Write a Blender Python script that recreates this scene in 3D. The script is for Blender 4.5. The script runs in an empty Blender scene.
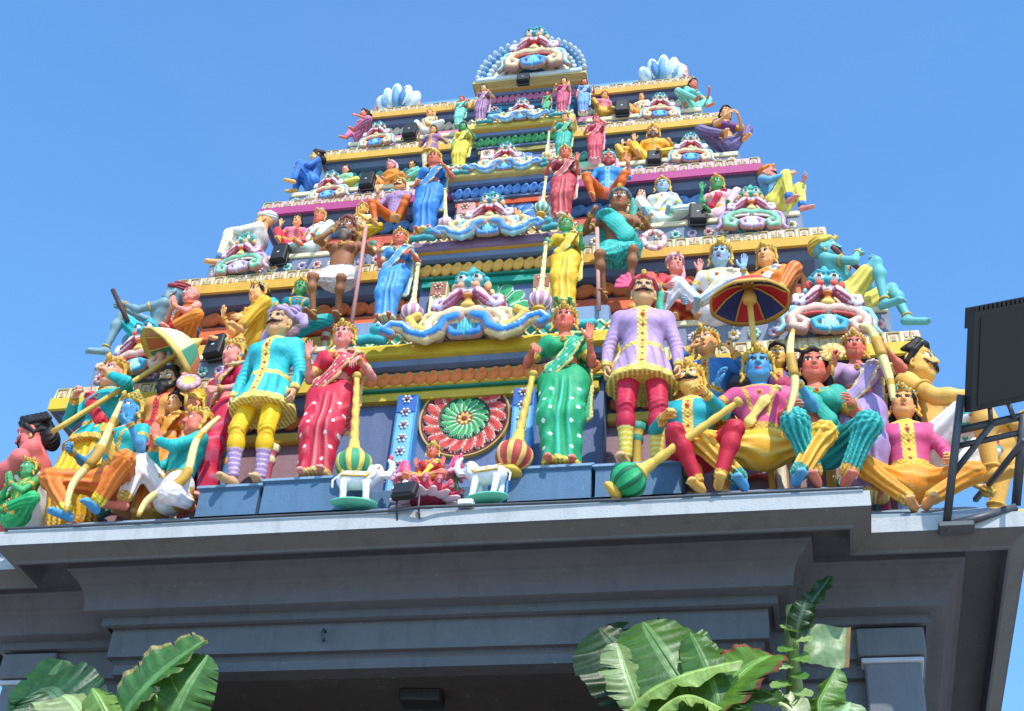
import bpy, math, random
import numpy as np
from mathutils import Vector, Matrix
random.seed(7)
C = bpy.context.scene.collection
PI = math.pi
f32 = np.float32
# ---------------------------------------------------------------- colours (sRGB hex -> linear)
def lin(h):
    h = h.lstrip('#')
    o = []
    for i in (0, 2, 4):
        c = int(h[i:i+2], 16) / 255.0
        o.append(c / 12.92 if c <= .04045 else ((c + .055) / 1.055) ** 2.4)
    return np.array(o, f32)
PAL = dict(
    white='e8e4dc', cream='e6d9ae', black='16130f', iris='120d0a', gold='cc9830', dgold='9a6a1c', yellow='f0b818', lemon='e8d04a',
    orange='ee7a1c', dorange='d85a14', red='c8202c', dred='8c1418', crimson='c01838', pink='e0608a', lpink='ecaab8', magenta='a8285e',
    lav='a886b4', dlav='7c5a90', mauve='9a6f78', purple='6a3a78', teal='10a0a0', dteal='0c6f78', turq='28b4bc', aqua='58b8b0', mint='6cc8a0',
    green='189a50', dgreen='0c6a3a', leaf='3a8a3a', sky='6ab4e0', blue='2a6cc0', dblue='1c4488', navy='2a3450', slate='4a5672', steel='5878a0',
    grey='5a5f6a', dgrey='3a3d46', lgrey='9aa2b0', brown='7a4628', dbrown='4a2a1c', tan='b87c48', hair='14100f', beard='b8b0a4',
    s_pink='e89672', s_rose='e28676', s_red='da664c', s_orange='eca05c', s_gold='e4a848', s_tan='d09a66', s_brown='8a5230', s_dark='6a3c24', s_fair='ecb890',
    s_blue='3f8cc0', s_lblue='8fb4d4', s_teal='58a8a8', s_green='3f9a58', s_grey='6f8f98', lip='b01c24', peach='f0b090', rose='cc3a56', ivory='f2ead2')
PAL = {k: np.minimum(lin(v) ** .86, .84) for k, v in PAL.items()}
def col(c):
    if isinstance(c, str):
        return PAL[c] if c in PAL else np.minimum(lin(c) ** .86, .84)
    return np.array(c, f32)
# ---------------------------------------------------------------- materials
def nodes(name):
    m = bpy.data.materials.new(name); m.use_nodes = True
    nt = m.node_tree
    return m, nt, nt.nodes['Principled BSDF']
def mix(nt, a, b, fac, typ='MIX'):
    n = nt.nodes.new('ShaderNodeMix'); n.data_type = 'RGBA'; n.blend_type = typ
    for sock, v in ((n.inputs[0], fac), (n.inputs[6], a), (n.inputs[7], b)):
        if hasattr(v, 'is_linked'): nt.links.new(v, sock)
        elif isinstance(v, (int, float)): sock.default_value = v
        else: sock.default_value = (*v[:3], 1)
    return n.outputs[2]
def noise(nt, scale, detail=5, rough=.6, co=None, dim=None):
    n = nt.nodes.new('ShaderNodeTexNoise'); n.inputs['Scale'].default_value = scale
    n.inputs['Detail'].default_value = detail; n.inputs['Roughness'].default_value = rough
    if co: nt.links.new(co, n.inputs['Vector'])
    return n.outputs['Fac']
def ramp(nt, v, a, b, c0=(0, 0, 0), c1=(1, 1, 1)):
    n = nt.nodes.new('ShaderNodeValToRGB'); e = n.color_ramp.elements
    e[0].position, e[1].position = a, b
    e[0].color, e[1].color = (*c0, 1), (*c1, 1)
    nt.links.new(v, n.inputs['Fac']); return n.outputs['Color']
def geo_pos(nt, sc=(1, 1, 1)):
    g = nt.nodes.new('ShaderNodeNewGeometry')
    mp = nt.nodes.new('ShaderNodeMapping'); mp.inputs['Scale'].default_value = sc
    nt.links.new(g.outputs['Position'], mp.inputs['Vector'])
    return g, mp.outputs['Vector']
def paint_mat(name, rough=.5, hollow_dark=.7, bump=.3, spec=.3, streak=.4, wear=.5):
    m, nt, b = nodes(name)
    at = nt.nodes.new('ShaderNodeAttribute'); at.attribute_name = 'Col'
    g, p = geo_pos(nt)
    _, ps = geo_pos(nt, (9, 9, 1.3))
    base = at.outputs['Color']
    n1 = noise(nt, 5.5, 6, .62, p)
    c = mix(nt, base, (.80, .78, .74), ramp(nt, n1, .42, .8, c1=(.35, .35, .35)), 'MULTIPLY')
    n3 = noise(nt, 26, 5, .7, p)                      # chalky worn spots
    c = mix(nt, c, (.62, .6, .56), ramp(nt, n3, .63, .8, c1=(.35, .35, .35)))
    n2 = noise(nt, 1.0, 6, .65, ps)                   # rain streaks
    c = mix(nt, c, (.42, .40, .38), ramp(nt, n2, .52, .78, c1=(streak,)*3), 'MULTIPLY')
    pt = ramp(nt, g.outputs['Pointiness'], .42, .50, c0=(hollow_dark,)*3, c1=(0, 0, 0))   # hollows multiplied darker
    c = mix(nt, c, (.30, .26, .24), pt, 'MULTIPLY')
    ed = ramp(nt, g.outputs['Pointiness'], .535, .60, c1=(wear, wear, wear))             # paint rubbed thin on the ridges
    edm = mix(nt, (0, 0, 0), ed, ramp(nt, noise(nt, 40, 5, .7, p), .42, .62)); c = mix(nt, c, (.72, .69, .62), edm)
    nb = noise(nt, 11, 8, .75, p); c = mix(nt, c, (1.22, 1.2, 1.14), ramp(nt, nb, .5, .75, c1=(.6, .6, .6)), 'MULTIPLY')   # uneven hand painting
    c = mix(nt, c, (.74, .70, .68), ramp(nt, nb, .28, .48, c0=(.6, .6, .6), c1=(0, 0, 0)), 'MULTIPLY')
    sx = nt.nodes.new('ShaderNodeSeparateXYZ'); nt.links.new(g.outputs['Normal'], sx.inputs[0])
    dz = ramp(nt, sx.outputs['Z'], .55, .98, c1=(.3, .3, .3)); c = mix(nt, c, (.50, .48, .44), mix(nt, (0, 0, 0), dz, ramp(nt, n1, .35, .6)))   # dust lying on top
    vo = nt.nodes.new('ShaderNodeTexVoronoi'); vo.feature = 'DISTANCE_TO_EDGE'; vo.inputs['Scale'].default_value = 7
    wv = nt.nodes.new('ShaderNodeVectorMath'); wv.operation = 'ADD'; nzc = nt.nodes.new('ShaderNodeTexNoise'); nzc.inputs['Scale'].default_value = 6; nt.links.new(p, nzc.inputs['Vector']); nt.links.new(p, wv.inputs[0]); nt.links.new(nzc.outputs['Color'], wv.inputs[1]); nt.links.new(wv.outputs[0], vo.inputs['Vector'])
    ck = ramp(nt, vo.outputs['Distance'], .004, .014, c0=(1, 1, 1), c1=(0, 0, 0)); c = mix(nt, c, (.25, .22, .2), mix(nt, (0, 0, 0), ck, ramp(nt, noise(nt, 2.3, 3, .5, p), .55, .62, c1=(.5, .5, .5))))   # hairline cracks here and there
    nt.links.new(c, b.inputs['Base Color'])
    r = nt.nodes.new('ShaderNodeMapRange'); r.inputs['To Min'].default_value = rough - .1; r.inputs['To Max'].default_value = rough + .25
    nt.links.new(n1, r.inputs['Value']); nt.links.new(r.outputs[0], b.inputs['Roughness'])
    b.inputs['Specular IOR Level'].default_value = spec
    bp = nt.nodes.new('ShaderNodeBump'); bp.inputs['Strength'].default_value = bump; bp.inputs['Distance'].default_value = .01
    nt.links.new(noise(nt, 60, 4, .6, p), bp.inputs['Height']); nt.links.new(bp.outputs[0], b.inputs['Normal'])
    return m
M_PAINT = paint_mat('painted_plaster')
M_FLAT = paint_mat('painted_render', hollow_dark=.2, wear=0)
M_WALL = paint_mat('wall_paint', rough=.62, hollow_dark=.0, bump=.4, spec=.3, streak=.4, wear=0)
def metal_mat(name, c, rough, metallic):
    m, nt, b = nodes(name)
    _, p = geo_pos(nt)
    c2 = mix(nt, col(c), col(c) * .5, noise(nt, 14, 5, .6, p))
    nt.links.new(c2, b.inputs['Base Color']); b.inputs['Roughness'].default_value = rough; b.inputs['Metallic'].default_value = metallic
    return m
M_BLACK = metal_mat('black_casing', '121315', .6, 0)
M_STEEL = metal_mat('grey_steel', '4a4d52', .5, .4)
M_GLASS = metal_mat('lamp_glass', '0e0f11', .5, 0)
def leaf_mat(name):
    m, nt, b = nodes(name)
    at = nt.nodes.new('ShaderNodeAttribute'); at.attribute_name = 'Col'
    _, p = geo_pos(nt)
    c = mix(nt, at.outputs['Color'], (.42, .42, .25), ramp(nt, noise(nt, 9, 6, .7, p), .4, .8), 'MULTIPLY')
    nt.links.new(c, b.inputs['Base Color']); b.inputs['Roughness'].default_value = .38; b.inputs['Specular IOR Level'].default_value = .5
    bp = nt.nodes.new('ShaderNodeBump'); bp.inputs['Strength'].default_value = .35; bp.inputs['Distance'].default_value = .01; nt.links.new(noise(nt, 30, 5, .7, p), bp.inputs['Height']); nt.links.new(bp.outputs[0], b.inputs['Normal'])
    tr = nt.nodes.new('ShaderNodeBsdfTranslucent'); nt.links.new(mix(nt, c, (1, 1, .35), 1.0, 'MULTIPLY'), tr.inputs['Color'])
    ms = nt.nodes.new('ShaderNodeMixShader'); ms.inputs[0].default_value = .28
    out = nt.nodes['Material Output']
    nt.links.new(b.outputs[0], ms.inputs[1]); nt.links.new(tr.outputs[0], ms.inputs[2]); nt.links.new(ms.outputs[0], out.inputs['Surface'])
    return m
M_LEAF = leaf_mat('banana_leaf_skin')
# ---------------------------------------------------------------- object helpers
def link(name, me, parent=None, mat=None):
    o = bpy.data.objects.new(name, me); C.objects.link(o)
    if parent is not None: o.parent = parent
    if mat is not None and me is not None and not me.materials: me.materials.append(mat)
    return o
def tag(o, label, cat, group=None, kind=None):
    if label: o['label'] = label
    if cat: o['category'] = cat
    if group: o['group'] = group
    if kind: o['kind'] = kind
    return o
def thing(name, label, cat, loc=(0, 0, 0), yaw=0, s=1, group=None):
    o = link(name, None); o.location = loc; o.rotation_euler = (0, 0, yaw); o.scale = (s, s, s)
    o.empty_display_size = .1
    return tag(o, label, cat, group)
def np_mesh(name, V, Q, cols=None, smooth=True):
    """V (n,3), Q (m,4) int arrays, cols (n,3) linear"""
    me = bpy.data.meshes.new(name)
    n, m = len(V), len(Q)
    me.vertices.add(n); me.vertices.foreach_set('co', np.ascontiguousarray(V, f32).ravel())
    me.loops.add(m * 4); me.loops.foreach_set('vertex_index', np.ascontiguousarray(Q, np.int32).ravel())
    me.polygons.add(m); me.polygons.foreach_set('loop_start', np.arange(0, m * 4, 4, dtype=np.int32))
    me.polygons.foreach_set('use_smooth', np.full(m, smooth, bool))
    me.update(calc_edges=True)
    if cols is not None:
        a = me.attributes.new('Col', 'FLOAT_COLOR', 'POINT')
        c4 = np.ones((n, 4), f32); c4[:, :3] = cols
        a.data.foreach_set('color', c4.ravel())
    return me
class MB:
    """collects boxes, sweeps, lathes with one colour per face"""
    def __init__(s): s.v = []; s.f = []; s.c = []; s.sm = []
    def add(s, vs, fs, c, smooth=False):
        b = len(s.v); s.v += [tuple(v) for v in vs]; s.f += [[i + b for i in f] for f in fs]
        if isinstance(c, list): s.c += [col(x) for x in c]
        else: s.c += [col(c)] * len(fs)
        s.sm += [smooth] * len(fs); return s
    def box(s, x0, x1, y0, y1, z0, z1, c, bv=0):
        if bv:
            b = bv
            P = []
            for z, i in ((z0, b), (z0 + b, 0), (z1 - b, 0), (z1, b)):
                xa, xb, ya, yb = x0 + i, x1 - i, y0 + i, y1 - i
                P.append([(xa + b, ya, z), (xb - b, ya, z), (xb, ya + b, z), (xb, yb - b, z), (xb - b, yb, z), (xa + b, yb, z), (xa, yb - b, z), (xa, ya + b, z)])
            vs = sum(P, []); fs = [list(range(7, -1, -1)), list(range(24, 32))]
            for k in range(3):
                for i in range(8): fs.append([k*8+i, k*8+(i+1) % 8, k*8+8+(i+1) % 8, k*8+8+i])
            return s.add(vs, fs, c)
        vs = [(x, y, z) for z in (z0, z1) for y in (y0, y1) for x in (x0, x1)]
        return s.add(vs, [[0, 2, 3, 1], [4, 5, 7, 6], [0, 1, 5, 4], [2, 6, 7, 3], [0, 4, 6, 2], [1, 3, 7, 5]], c)
    def obox(s, M, hx, hy, hz, c):
        vs = [M @ Vector((x * hx, y * hy, z * hz)) for z in (-1, 1) for y in (-1, 1) for x in (-1, 1)]
        return s.add(vs, [[0, 2, 3, 1], [4, 5, 7, 6], [0, 1, 5, 4], [2, 6, 7, 3], [0, 4, 6, 2], [1, 3, 7, 5]], c)
    def grid(s, P, cols, closeu=False, smooth=True, caps=False):
        """P rows of points; cols: colour or function(i,j)"""
        n, m = len(P), len(P[0]); vs = [p for r in P for p in r]; fs = []; cs = []
        for i in range(n - 1):
            for j in range(m if closeu else m - 1):
                k = (j + 1) % m
                fs.append([i*m+j, i*m+k, (i+1)*m+k, (i+1)*m+j]); cs.append(cols(i, j) if callable(cols) else cols)
        if caps:
            fs += [list(range(m - 1, -1, -1)), [(n-1)*m+j for j in range(m)]]; cs += [cs[0], cs[-1]]
        return s.add(vs, fs, cs, smooth)
    def tube(s, pts, rad, c, n=8, caps=True, cols=None):
        pts = [Vector(p) for p in pts]; P = []; up = None
        for i, p in enumerate(pts):
            d = (pts[min(i + 1, len(pts) - 1)] - pts[max(i - 1, 0)]).normalized()
            if up is None: up = d.orthogonal().normalized()
            up = (up - d * up.dot(d)).normalized(); w = d.cross(up)
            r = rad(i / (len(pts) - 1)) if callable(rad) else rad
            P.append([p + (up * math.cos(a) + w * math.sin(a)) * r for a in [2 * PI * k / n for k in range(n)]])
        return s.grid(P, cols or c, True, True, caps)
    def lathe(s, prof, c, n=16, M=None, cols=None):
        P = []
        for r, z in prof:
            row = [Vector((r * math.cos(2 * PI * k / n), r * math.sin(2 * PI * k / n), z)) for k in range(n)]
            P.append([M @ v for v in row] if M else row)
        return s.grid(P, cols or c, True, True, True)
    def sweep(s, path, prof, closed=False, cols=None):
        """axis aligned plan path (x,y), profile [(offset outward to the path's right, z)], one colour per profile segment"""
        n = len(path); N = []
        for i in range(n):
            def nr(a, b):
                d = Vector(b) - Vector(a); d.normalize(); return Vector((d.y, -d.x))
            pv = nr(path[i - 1], path[i]) if (i > 0 or closed) else None
            nx = nr(path[i], path[(i + 1) % n]) if (i < n - 1 or closed) else None
            a = pv or nx; b = nx or pv
            N.append((a + b) / (1 + a.dot(b)))
        P = [[(path[i][0] + N[i].x * o, path[i][1] + N[i].y * o, z) for i in range(n)] for o, z in prof]
        vs = [p for r in P for p in r]; fs = []; cs = []
        for k in range(len(prof) - 1):
            for i in range(n if closed else n - 1):
                j = (i + 1) % n
                fs.append([k*n+i, k*n+j, (k+1)*n+j, (k+1)*n+i]); cs.append(cols[k] if isinstance(cols, list) else cols)
        return s.add(vs, fs, cs)
    def build(s, name, mat=None, parent=None, label=None):
        me = bpy.data.meshes.new(name); me.from_pydata(s.v, [], s.f)
        a = me.attributes.new('Col', 'FLOAT_COLOR', 'CORNER')
        cnt = np.array([len(f) for f in s.f])
        c4 = np.ones((cnt.sum(), 4), f32); c4[:, :3] = np.repeat(np.array(s.c, f32), cnt, axis=0)
        a.data.foreach_set('color', c4.ravel())
        me.polygons.foreach_set('use_smooth', np.array(s.sm, bool)); me.update()
        o = link(name, me, parent, M_FLAT if mat in (None, M_PAINT) else mat)
        if label: o['label'] = label
        return o
# ---------------------------------------------------------------- signed distance sculpting
def unit(v):
    v = np.array(v, f32); n = np.linalg.norm(v); return v / n if n > 1e-9 else np.array((0, 0, 1), f32)
class Clay:
    """a lump of primitives smoothly joined, meshed by naive surface nets"""
    def __init__(s): s.p = []
    def cap(s, a, b, r1, r2=None, c='x', k=.02, flat=None, fd=None, wob=None):
        """tapered capsule; flat = (direction, factor<1) squashes it along a direction"""
        a = np.array(a, f32); b = np.array(b, f32); r2 = r1 if r2 is None else r2
        s.p.append(('cap', (a, b, r1, r2, None if flat is None else (unit(flat[0]), flat[1]), wob), c, k)); return s
    def ell(s, ctr, r, c='x', k=.02, R=None, wob=None):
        s.p.append(('ell', (np.array(ctr, f32), np.array((r, r, r) if np.isscalar(r) else r, f32), R, wob), c, k)); return s
    def tor(s, ctr, ax, R, r, c='x', k=.005, sq=None):
        s.p.append(('tor', (np.array(ctr, f32), unit(ax), R, r, sq), c, k)); return s
    def chain(s, pts, r, c='x', k=.02, flat=None):
        n = len(pts)
        for i in range(n - 1):
            ra = r(i / (n - 1)) if callable(r) else r; rb = r((i + 1) / (n - 1)) if callable(r) else r
            s.cap(pts[i], pts[i + 1], ra, rb, c, k, flat)
        return s
    def cut(s, ctr, r, k=.01, R=None):
        s.p.append(('cut', (np.array(ctr, f32), np.array((r, r, r) if np.isscalar(r) else r, f32), R, None), None, k)); return s
    def bounds(s, t):
        ty, q = t[0], t[1]
        if ty == 'cap':
            m = max(q[2], q[3]) * (1.0 if q[4] is None else 1.0) + (.02 if q[5] else 0)
            return np.minimum(q[0], q[1]) - m, np.maximum(q[0], q[1]) + m
        if ty in ('ell', 'cut'):
            m = q[1] if q[2] is None else np.full(3, q[1].max()); m = m + (.02 if q[3] else 0)
            return q[0] - m, q[0] + m
        return q[0] - (q[2] + q[3]), q[0] + (q[2] + q[3])
    def mesh(s, h):
        bb = [s.bounds(t) for t in s.p if t[0] != 'cut']
        lo = np.min([b[0] for b in bb], axis=0) - 3 * h; hi = np.max([b[1] for b in bb], axis=0) + 3 * h
        n = np.ceil((hi - lo) / h).astype(int) + 1
        D = np.full(n, 1.0, f32); L = np.zeros(n, np.int16)
        names = []; ax = [lo[i] + h * np.arange(n[i], dtype=f32) for i in range(3)]
        for t in s.p:
            ty, q, c, k = t
            if c is not None and c not in names: names.append(c)
            b0, b1 = s.bounds(t); mg = k + 2.5 * h
            i0 = np.clip(np.floor((b0 - mg - lo) / h).astype(int), 0, n); i1 = np.clip(np.ceil((b1 + mg - lo) / h).astype(int) + 1, 0, n)
            if (i1 <= i0).any(): continue
            sl = tuple(slice(i0[i], i1[i]) for i in range(3))
            X = ax[0][sl[0]][:, None, None]; Y = ax[1][sl[1]][None, :, None]; Z = ax[2][sl[2]][None, None, :]
            wob = None
            if ty == 'cap':
                a, b, r1, r2, flat, wob = q
                d = b - a; dd = float(d @ d) + 1e-12
                px, py, pz = X - a[0], Y - a[1], Z - a[2]
                tt = np.clip((px * d[0] + py * d[1] + pz * d[2]) / dd, 0, 1)
                qx, qy, qz = px - tt * d[0], py - tt * d[1], pz - tt * d[2]
                r = r1 + (r2 - r1) * tt
                if flat is not None:
                    u, fk = flat
                    pr_ = qx * u[0] + qy * u[1] + qz * u[2]; g = (1 / fk - 1) * pr_
                    qx, qy, qz = qx + g * u[0], qy + g * u[1], qz + g * u[2]
                    ln = np.sqrt(qx * qx + qy * qy + qz * qz); e = (ln - r)
                    e = np.where(e < 0, e * 1.0, e) * (fk + (1 - fk) * .5)
                else:
                    e = np.sqrt(qx * qx + qy * qy + qz * qz) - r
            elif ty in ('ell', 'cut'):
                ctr, r, Rm, wob = q
                px, py, pz = X - ctr[0], Y - ctr[1], Z - ctr[2]
                if Rm is not None:
                    Rm = np.array(Rm, f32)
                    px, py, pz = (Rm[0, j] * px + Rm[1, j] * py + Rm[2, j] * pz for j in range(3))
                k0 = np.sqrt((px / r[0]) ** 2 + (py / r[1]) ** 2 + (pz / r[2]) ** 2)
                k1 = np.sqrt((px / r[0] ** 2) ** 2 + (py / r[1] ** 2) ** 2 + (pz / r[2] ** 2) ** 2) + 1e-9
                e = k0 * (k0 - 1) / k1
            else:
                ctr, u, R_, r_, sq = q
                px, py, pz = X - ctr[0], Y - ctr[1], Z - ctr[2]
                al = px * u[0] + py * u[1] + pz * u[2]
                qx, qy, qz = px - al * u[0], py - al * u[1], pz - al * u[2]
                if sq is not None: qy = qy / sq
                rad = np.sqrt(qx * qx + qy * qy + qz * qz) - R_
                e = np.sqrt(rad * rad + al * al) - r_
            if wob is not None: e = e + wob(X, Y, Z)
            d0 = D[sl]
            if ty == 'cut':
                hh = np.maximum(k - np.abs(d0 + e), 0) / k
                D[sl] = np.maximum(d0, -e) + hh * hh * k * .25; continue
            L[sl] = np.where(e < d0, names.index(c), L[sl])
            hh = np.maximum(k - np.abs(d0 - e), 0) / k
            D[sl] = np.minimum(d0, e) - hh * hh * k * .25
        V, Q, lab = nets(D, L, lo, h)
        return V, Q, lab, names
def nets(D, L, lo, h):
    S = D < 0
    cs = [(i, j, k) for i in (0, 1) for j in (0, 1) for k in (0, 1)]
    nx, ny, nz = D.shape
    sub = lambda A, c: A[c[0]:nx - 1 + c[0], c[1]:ny - 1 + c[1], c[2]:nz - 1 + c[2]]
    cnt = sum(sub(S, c).astype(np.int8) for c in cs)
    I = np.argwhere((cnt > 0) & (cnt < 8))
    vals = [D[I[:, 0] + c[0], I[:, 1] + c[1], I[:, 2] + c[2]] for c in cs]
    acc = np.zeros((len(I), 3), f32); w = np.zeros(len(I), f32)
    for a in range(8):
        for b in range(a + 1, 8):
            df = [cs[b][i] - cs[a][i] for i in range(3)]
            if sum(map(abs, df)) != 1: continue
            va, vb = vals[a], vals[b]; m = (va < 0) != (vb < 0)
            t = np.where(m, va / np.where(m, va - vb, 1), 0)
            for i in range(3): acc[:, i] += np.where(m, cs[a][i] + t * df[i], 0)
            w += m
    V = lo + h * (I + acc / w[:, None])
    av = np.abs(np.array(vals)); bi = av.argmin(0); cc = np.array(cs)[bi]
    lab = L[I[:, 0] + cc[:, 0], I[:, 1] + cc[:, 1], I[:, 2] + cc[:, 2]]
    idx = np.full((nx - 1, ny - 1, nz - 1), -1, np.int32); idx[I[:, 0], I[:, 1], I[:, 2]] = np.arange(len(I))
    Q = []
    for axn in range(3):
        o = [0, 0, 0]; o[axn] = 1
        A = S[:nx - o[0], :ny - o[1], :nz - o[2]]; B = S[o[0]:, o[1]:, o[2]:]
        E = np.argwhere(A != B)
        u, v = [(1, 2), (2, 0), (0, 1)][axn]
        ok = (E[:, u] > 0) & (E[:, v] > 0) & (E[:, 0] < nx - 1) & (E[:, 1] < ny - 1) & (E[:, 2] < nz - 1); E = E[ok]
        du = np.zeros(3, int); du[u] = 1; dv = np.zeros(3, int); dv[v] = 1
        g = lambda P: idx[P[:, 0], P[:, 1], P[:, 2]]
        q = np.stack([g(E - du - dv), g(E - dv), g(E), g(E - du)], 1)
        inside = A[E[:, 0], E[:, 1], E[:, 2]]
        q[~inside] = q[~inside][:, ::-1]
        Q.append(q)
    Q = np.concatenate(Q); Q = Q[(Q >= 0).all(1)]
    return V.astype(f32), Q, lab
def lab_cols(lab, names, pal):
    T = np.array([col(pal.get(n, n)) for n in names], f32); return T[lab]
def xf(V, R, t, s=1.0): return (V * s) @ np.array(R, f32).T + np.array(t, f32)
def join(parts):
    """[(V,Q,cols)] -> one"""
    o = 0; Vs, Qs, Cs = [], [], []
    for V, Q, c in parts:
        Vs.append(V); Qs.append(Q + o); Cs.append(c); o += len(V)
    return np.concatenate(Vs), np.concatenate(Qs), np.concatenate(Cs)
def rotm(yaw=0, pitch=0, roll=0):
    """turn left/right, nod up (+), tilt"""
    return np.array((Matrix.Rotation(yaw, 3, 'Z') @ Matrix.Rotation(-pitch, 3, 'X') @ Matrix.Rotation(roll, 3, 'Y')), f32)
# ---------------------------------------------------------------- sculpted templates (heads, hands, headgear), cached
CACHE = {}
def cached(key, fn):
    if key not in CACHE: CACHE[key] = fn()
    return CACHE[key]
def head_tpl(female, stache, beard, h):
    def mk():
        c = Clay()
        c.ell((0, .012, .035), (.079, .096, .092), 'skin')
        c.ell((0, -.022, -.022), (.067 if not female else .064, .074, .092), 'skin', .03)
        c.ell((0, -.05, -.088), (.036 if not female else .028, .034, .03), 'skin', .035)
        for s in (-1, 1):
            c.ell((s * .036, -.062, -.03), (.026, .026, .028), 'cheek' , .03)
            c.ell((s * .05, -.03, -.07), (.025, .035, .03), 'skin', .03)
        c.cap((-.045, -.074, .042), (.045, -.074, .042), .014, .014, 'skin', .03)
        c.cap((0, -.09, .028), (0, -.113 if not female else -.106, -.022), .0085, .0135 if not female else .0108, 'skin', .012)
        for s in (-1, 1): c.ell((s * (.013 if not female else .0105), -.1 if not female else -.097, -.026), (.0095, .011, .0085), 'skin', .008)
        for s in (-1, 1): c.cut((s * .032, -.096, .012), (.021, .017, .013), .012)
        for s in (-1, 1):
            c.ell((s * .032, -.073, .0115), (.023, .0168, .0145), 'eye', .001)
            c.ell((s * .032, -.0885, .0115), (.0094, .0048, .0104), 'iris', .0005)
            c.chain([(s * .010, -.085, .010), (s * .022, -.0915, .0245), (s * .036, -.0905, .0262), (s * .058, -.071, .013)], .0042, 'iris', .001)
            c.chain([(s * .013, -.085, .004), (s * .032, -.088, -.002), (s * .052, -.075, .006)], .0022, 'skin', .004)
            c.chain([(s * .011, -.0925, .0435), (s * .03, -.0945, .052), (s * .05, -.082, .05), (s * .065, -.06, .036)], lambda t: .0052 - .0022 * t, 'brow', .002)
            c.ell((s * .083, .008, 0), (.012, .024, .036), 'skin', .008); c.cut((s * .096, -.002, .004), (.008, .012, .02), .006)
            c.ell((s * .085, -.002, -.05), (.012, .012, .017), 'gold', .002)
        c.cap((-.018, -.088, -.0545), (.018, -.088, -.0545), .0062, .0062, 'lip', .006)
        c.cap((-.011, -.0875, -.0665), (.011, -.0875, -.0665), .0072, .0072, 'lip', .004)
        c.chain([(-.024, -.083, -.059), (0, -.0955, -.0605), (.024, -.083, -.059)], .0016, 'iris', .0005)
        c.cap((0, -.094, .055), (0, -.09, .073), .0045, .003, 'lip', .001)
        if stache:
            for s in (-1, 1): c.chain([(0, -.1, -.042), (s * .02, -.103, -.046), (s * .042, -.095, -.05), (s * .06, -.08, -.042), (s * .068, -.072, -.026)], lambda t: .0098 - .007 * t * t, 'stache', .004)
        if beard:
            for s in (-1, 1): c.chain([(s * .074, -.01, -.02), (s * .066, -.04, -.075), (s * .03, -.075, -.115), (0, -.085, -.12)], .022, 'beard', .02)
            c.chain([(0, -.082, -.105), (0, -.08, -.16), (0, -.06, -.21)], lambda t: .04 - .024 * t, 'beard', .03)
            for s in (-1, 1): c.chain([(0, -.1, -.042), (s * .025, -.1, -.05), (s * .045, -.085, -.075)], .010, 'beard', .008)
        c.cap((0, .014, -.07), (0, .03, -.2), .05 if not female else .044, .056 if not female else .048, 'skin', .03)
        return c.mesh(h)
    return cached(('head', female, stache, beard, h), mk)
def crown_tpl(kind, h):
    def mk():
        c = Clay()
        if kind == 'tall':
            rr = [(.055, .095), (.078, .09), (.098, .083), (.122, .073), (.146, .06), (.168, .045), (.187, .03)]
            for i, (z, r) in enumerate(rr):
                c.ell((0, .012, z), (r, r * 1.1, .018), ('gold', 'c1', 'gold', 'dgold', 'gold', 'c2', 'gold')[i], .004)
            c.ell((0, .012, .208), (.017, .017, .02), 'gold', .004)
        elif kind == 'low':
            for i, (z, r) in enumerate([(.052, .097), (.076, .09), (.1, .076), (.122, .056)]):
                c.ell((0, .014, z), (r, r * 1.1, .02), ('gold', 'c1', 'gold', 'dgold')[i], .006)
            c.ell((0, .012, .15), (.02, .02, .024), 'gold', .004)
        c.tor((0, .008, .05), (0, .25, 1), .094, .0105, 'gold', .003)
        c.tor((0, .008, .067), (0, .25, 1), .095, .006, 'c2', .002)
        for k in range(11):
            a = PI * (1.0 + (k + .0) / 10)
            x, y = math.cos(a) * .1, .012 + math.sin(a) * .104
            big = 1 + .7 * max(0, 1 - abs(k - 5) / 2.5)
            c.ell((x, y, .082 + .010 * (big - 1)), (.014, .012, .018 * big), 'gold', .004)
            c.ell((x * 1.1, y - .009, .08 + .008 * (big - 1)), (.006, .006, .008 * big), 'c1' if k % 2 else 'c2', .001)
        c.ell((0, -.106, .103), (.022, .013, .034), 'gold', .006); c.ell((0, -.12, .1), (.009, .008, .014), 'c1', .001)
        for s in (-1, 1):     # side plumes and ear ornaments
            c.ell((s * .098, .01, .05), (.014, .03, .04), 'gold', .006)
            c.chain([(s * .098, .012, .02), (s * .112, .012, -.03), (s * .1, 0, -.075), (s * .118, 0, -.1)], lambda t: .015 - .004 * t, 'gold', .006)
            c.ell((s * .112, -.002, -.045), (.013, .011, .013), 'c1', .001)
        return c.mesh(h)
    return cached(('crown', kind, h), mk)
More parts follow.
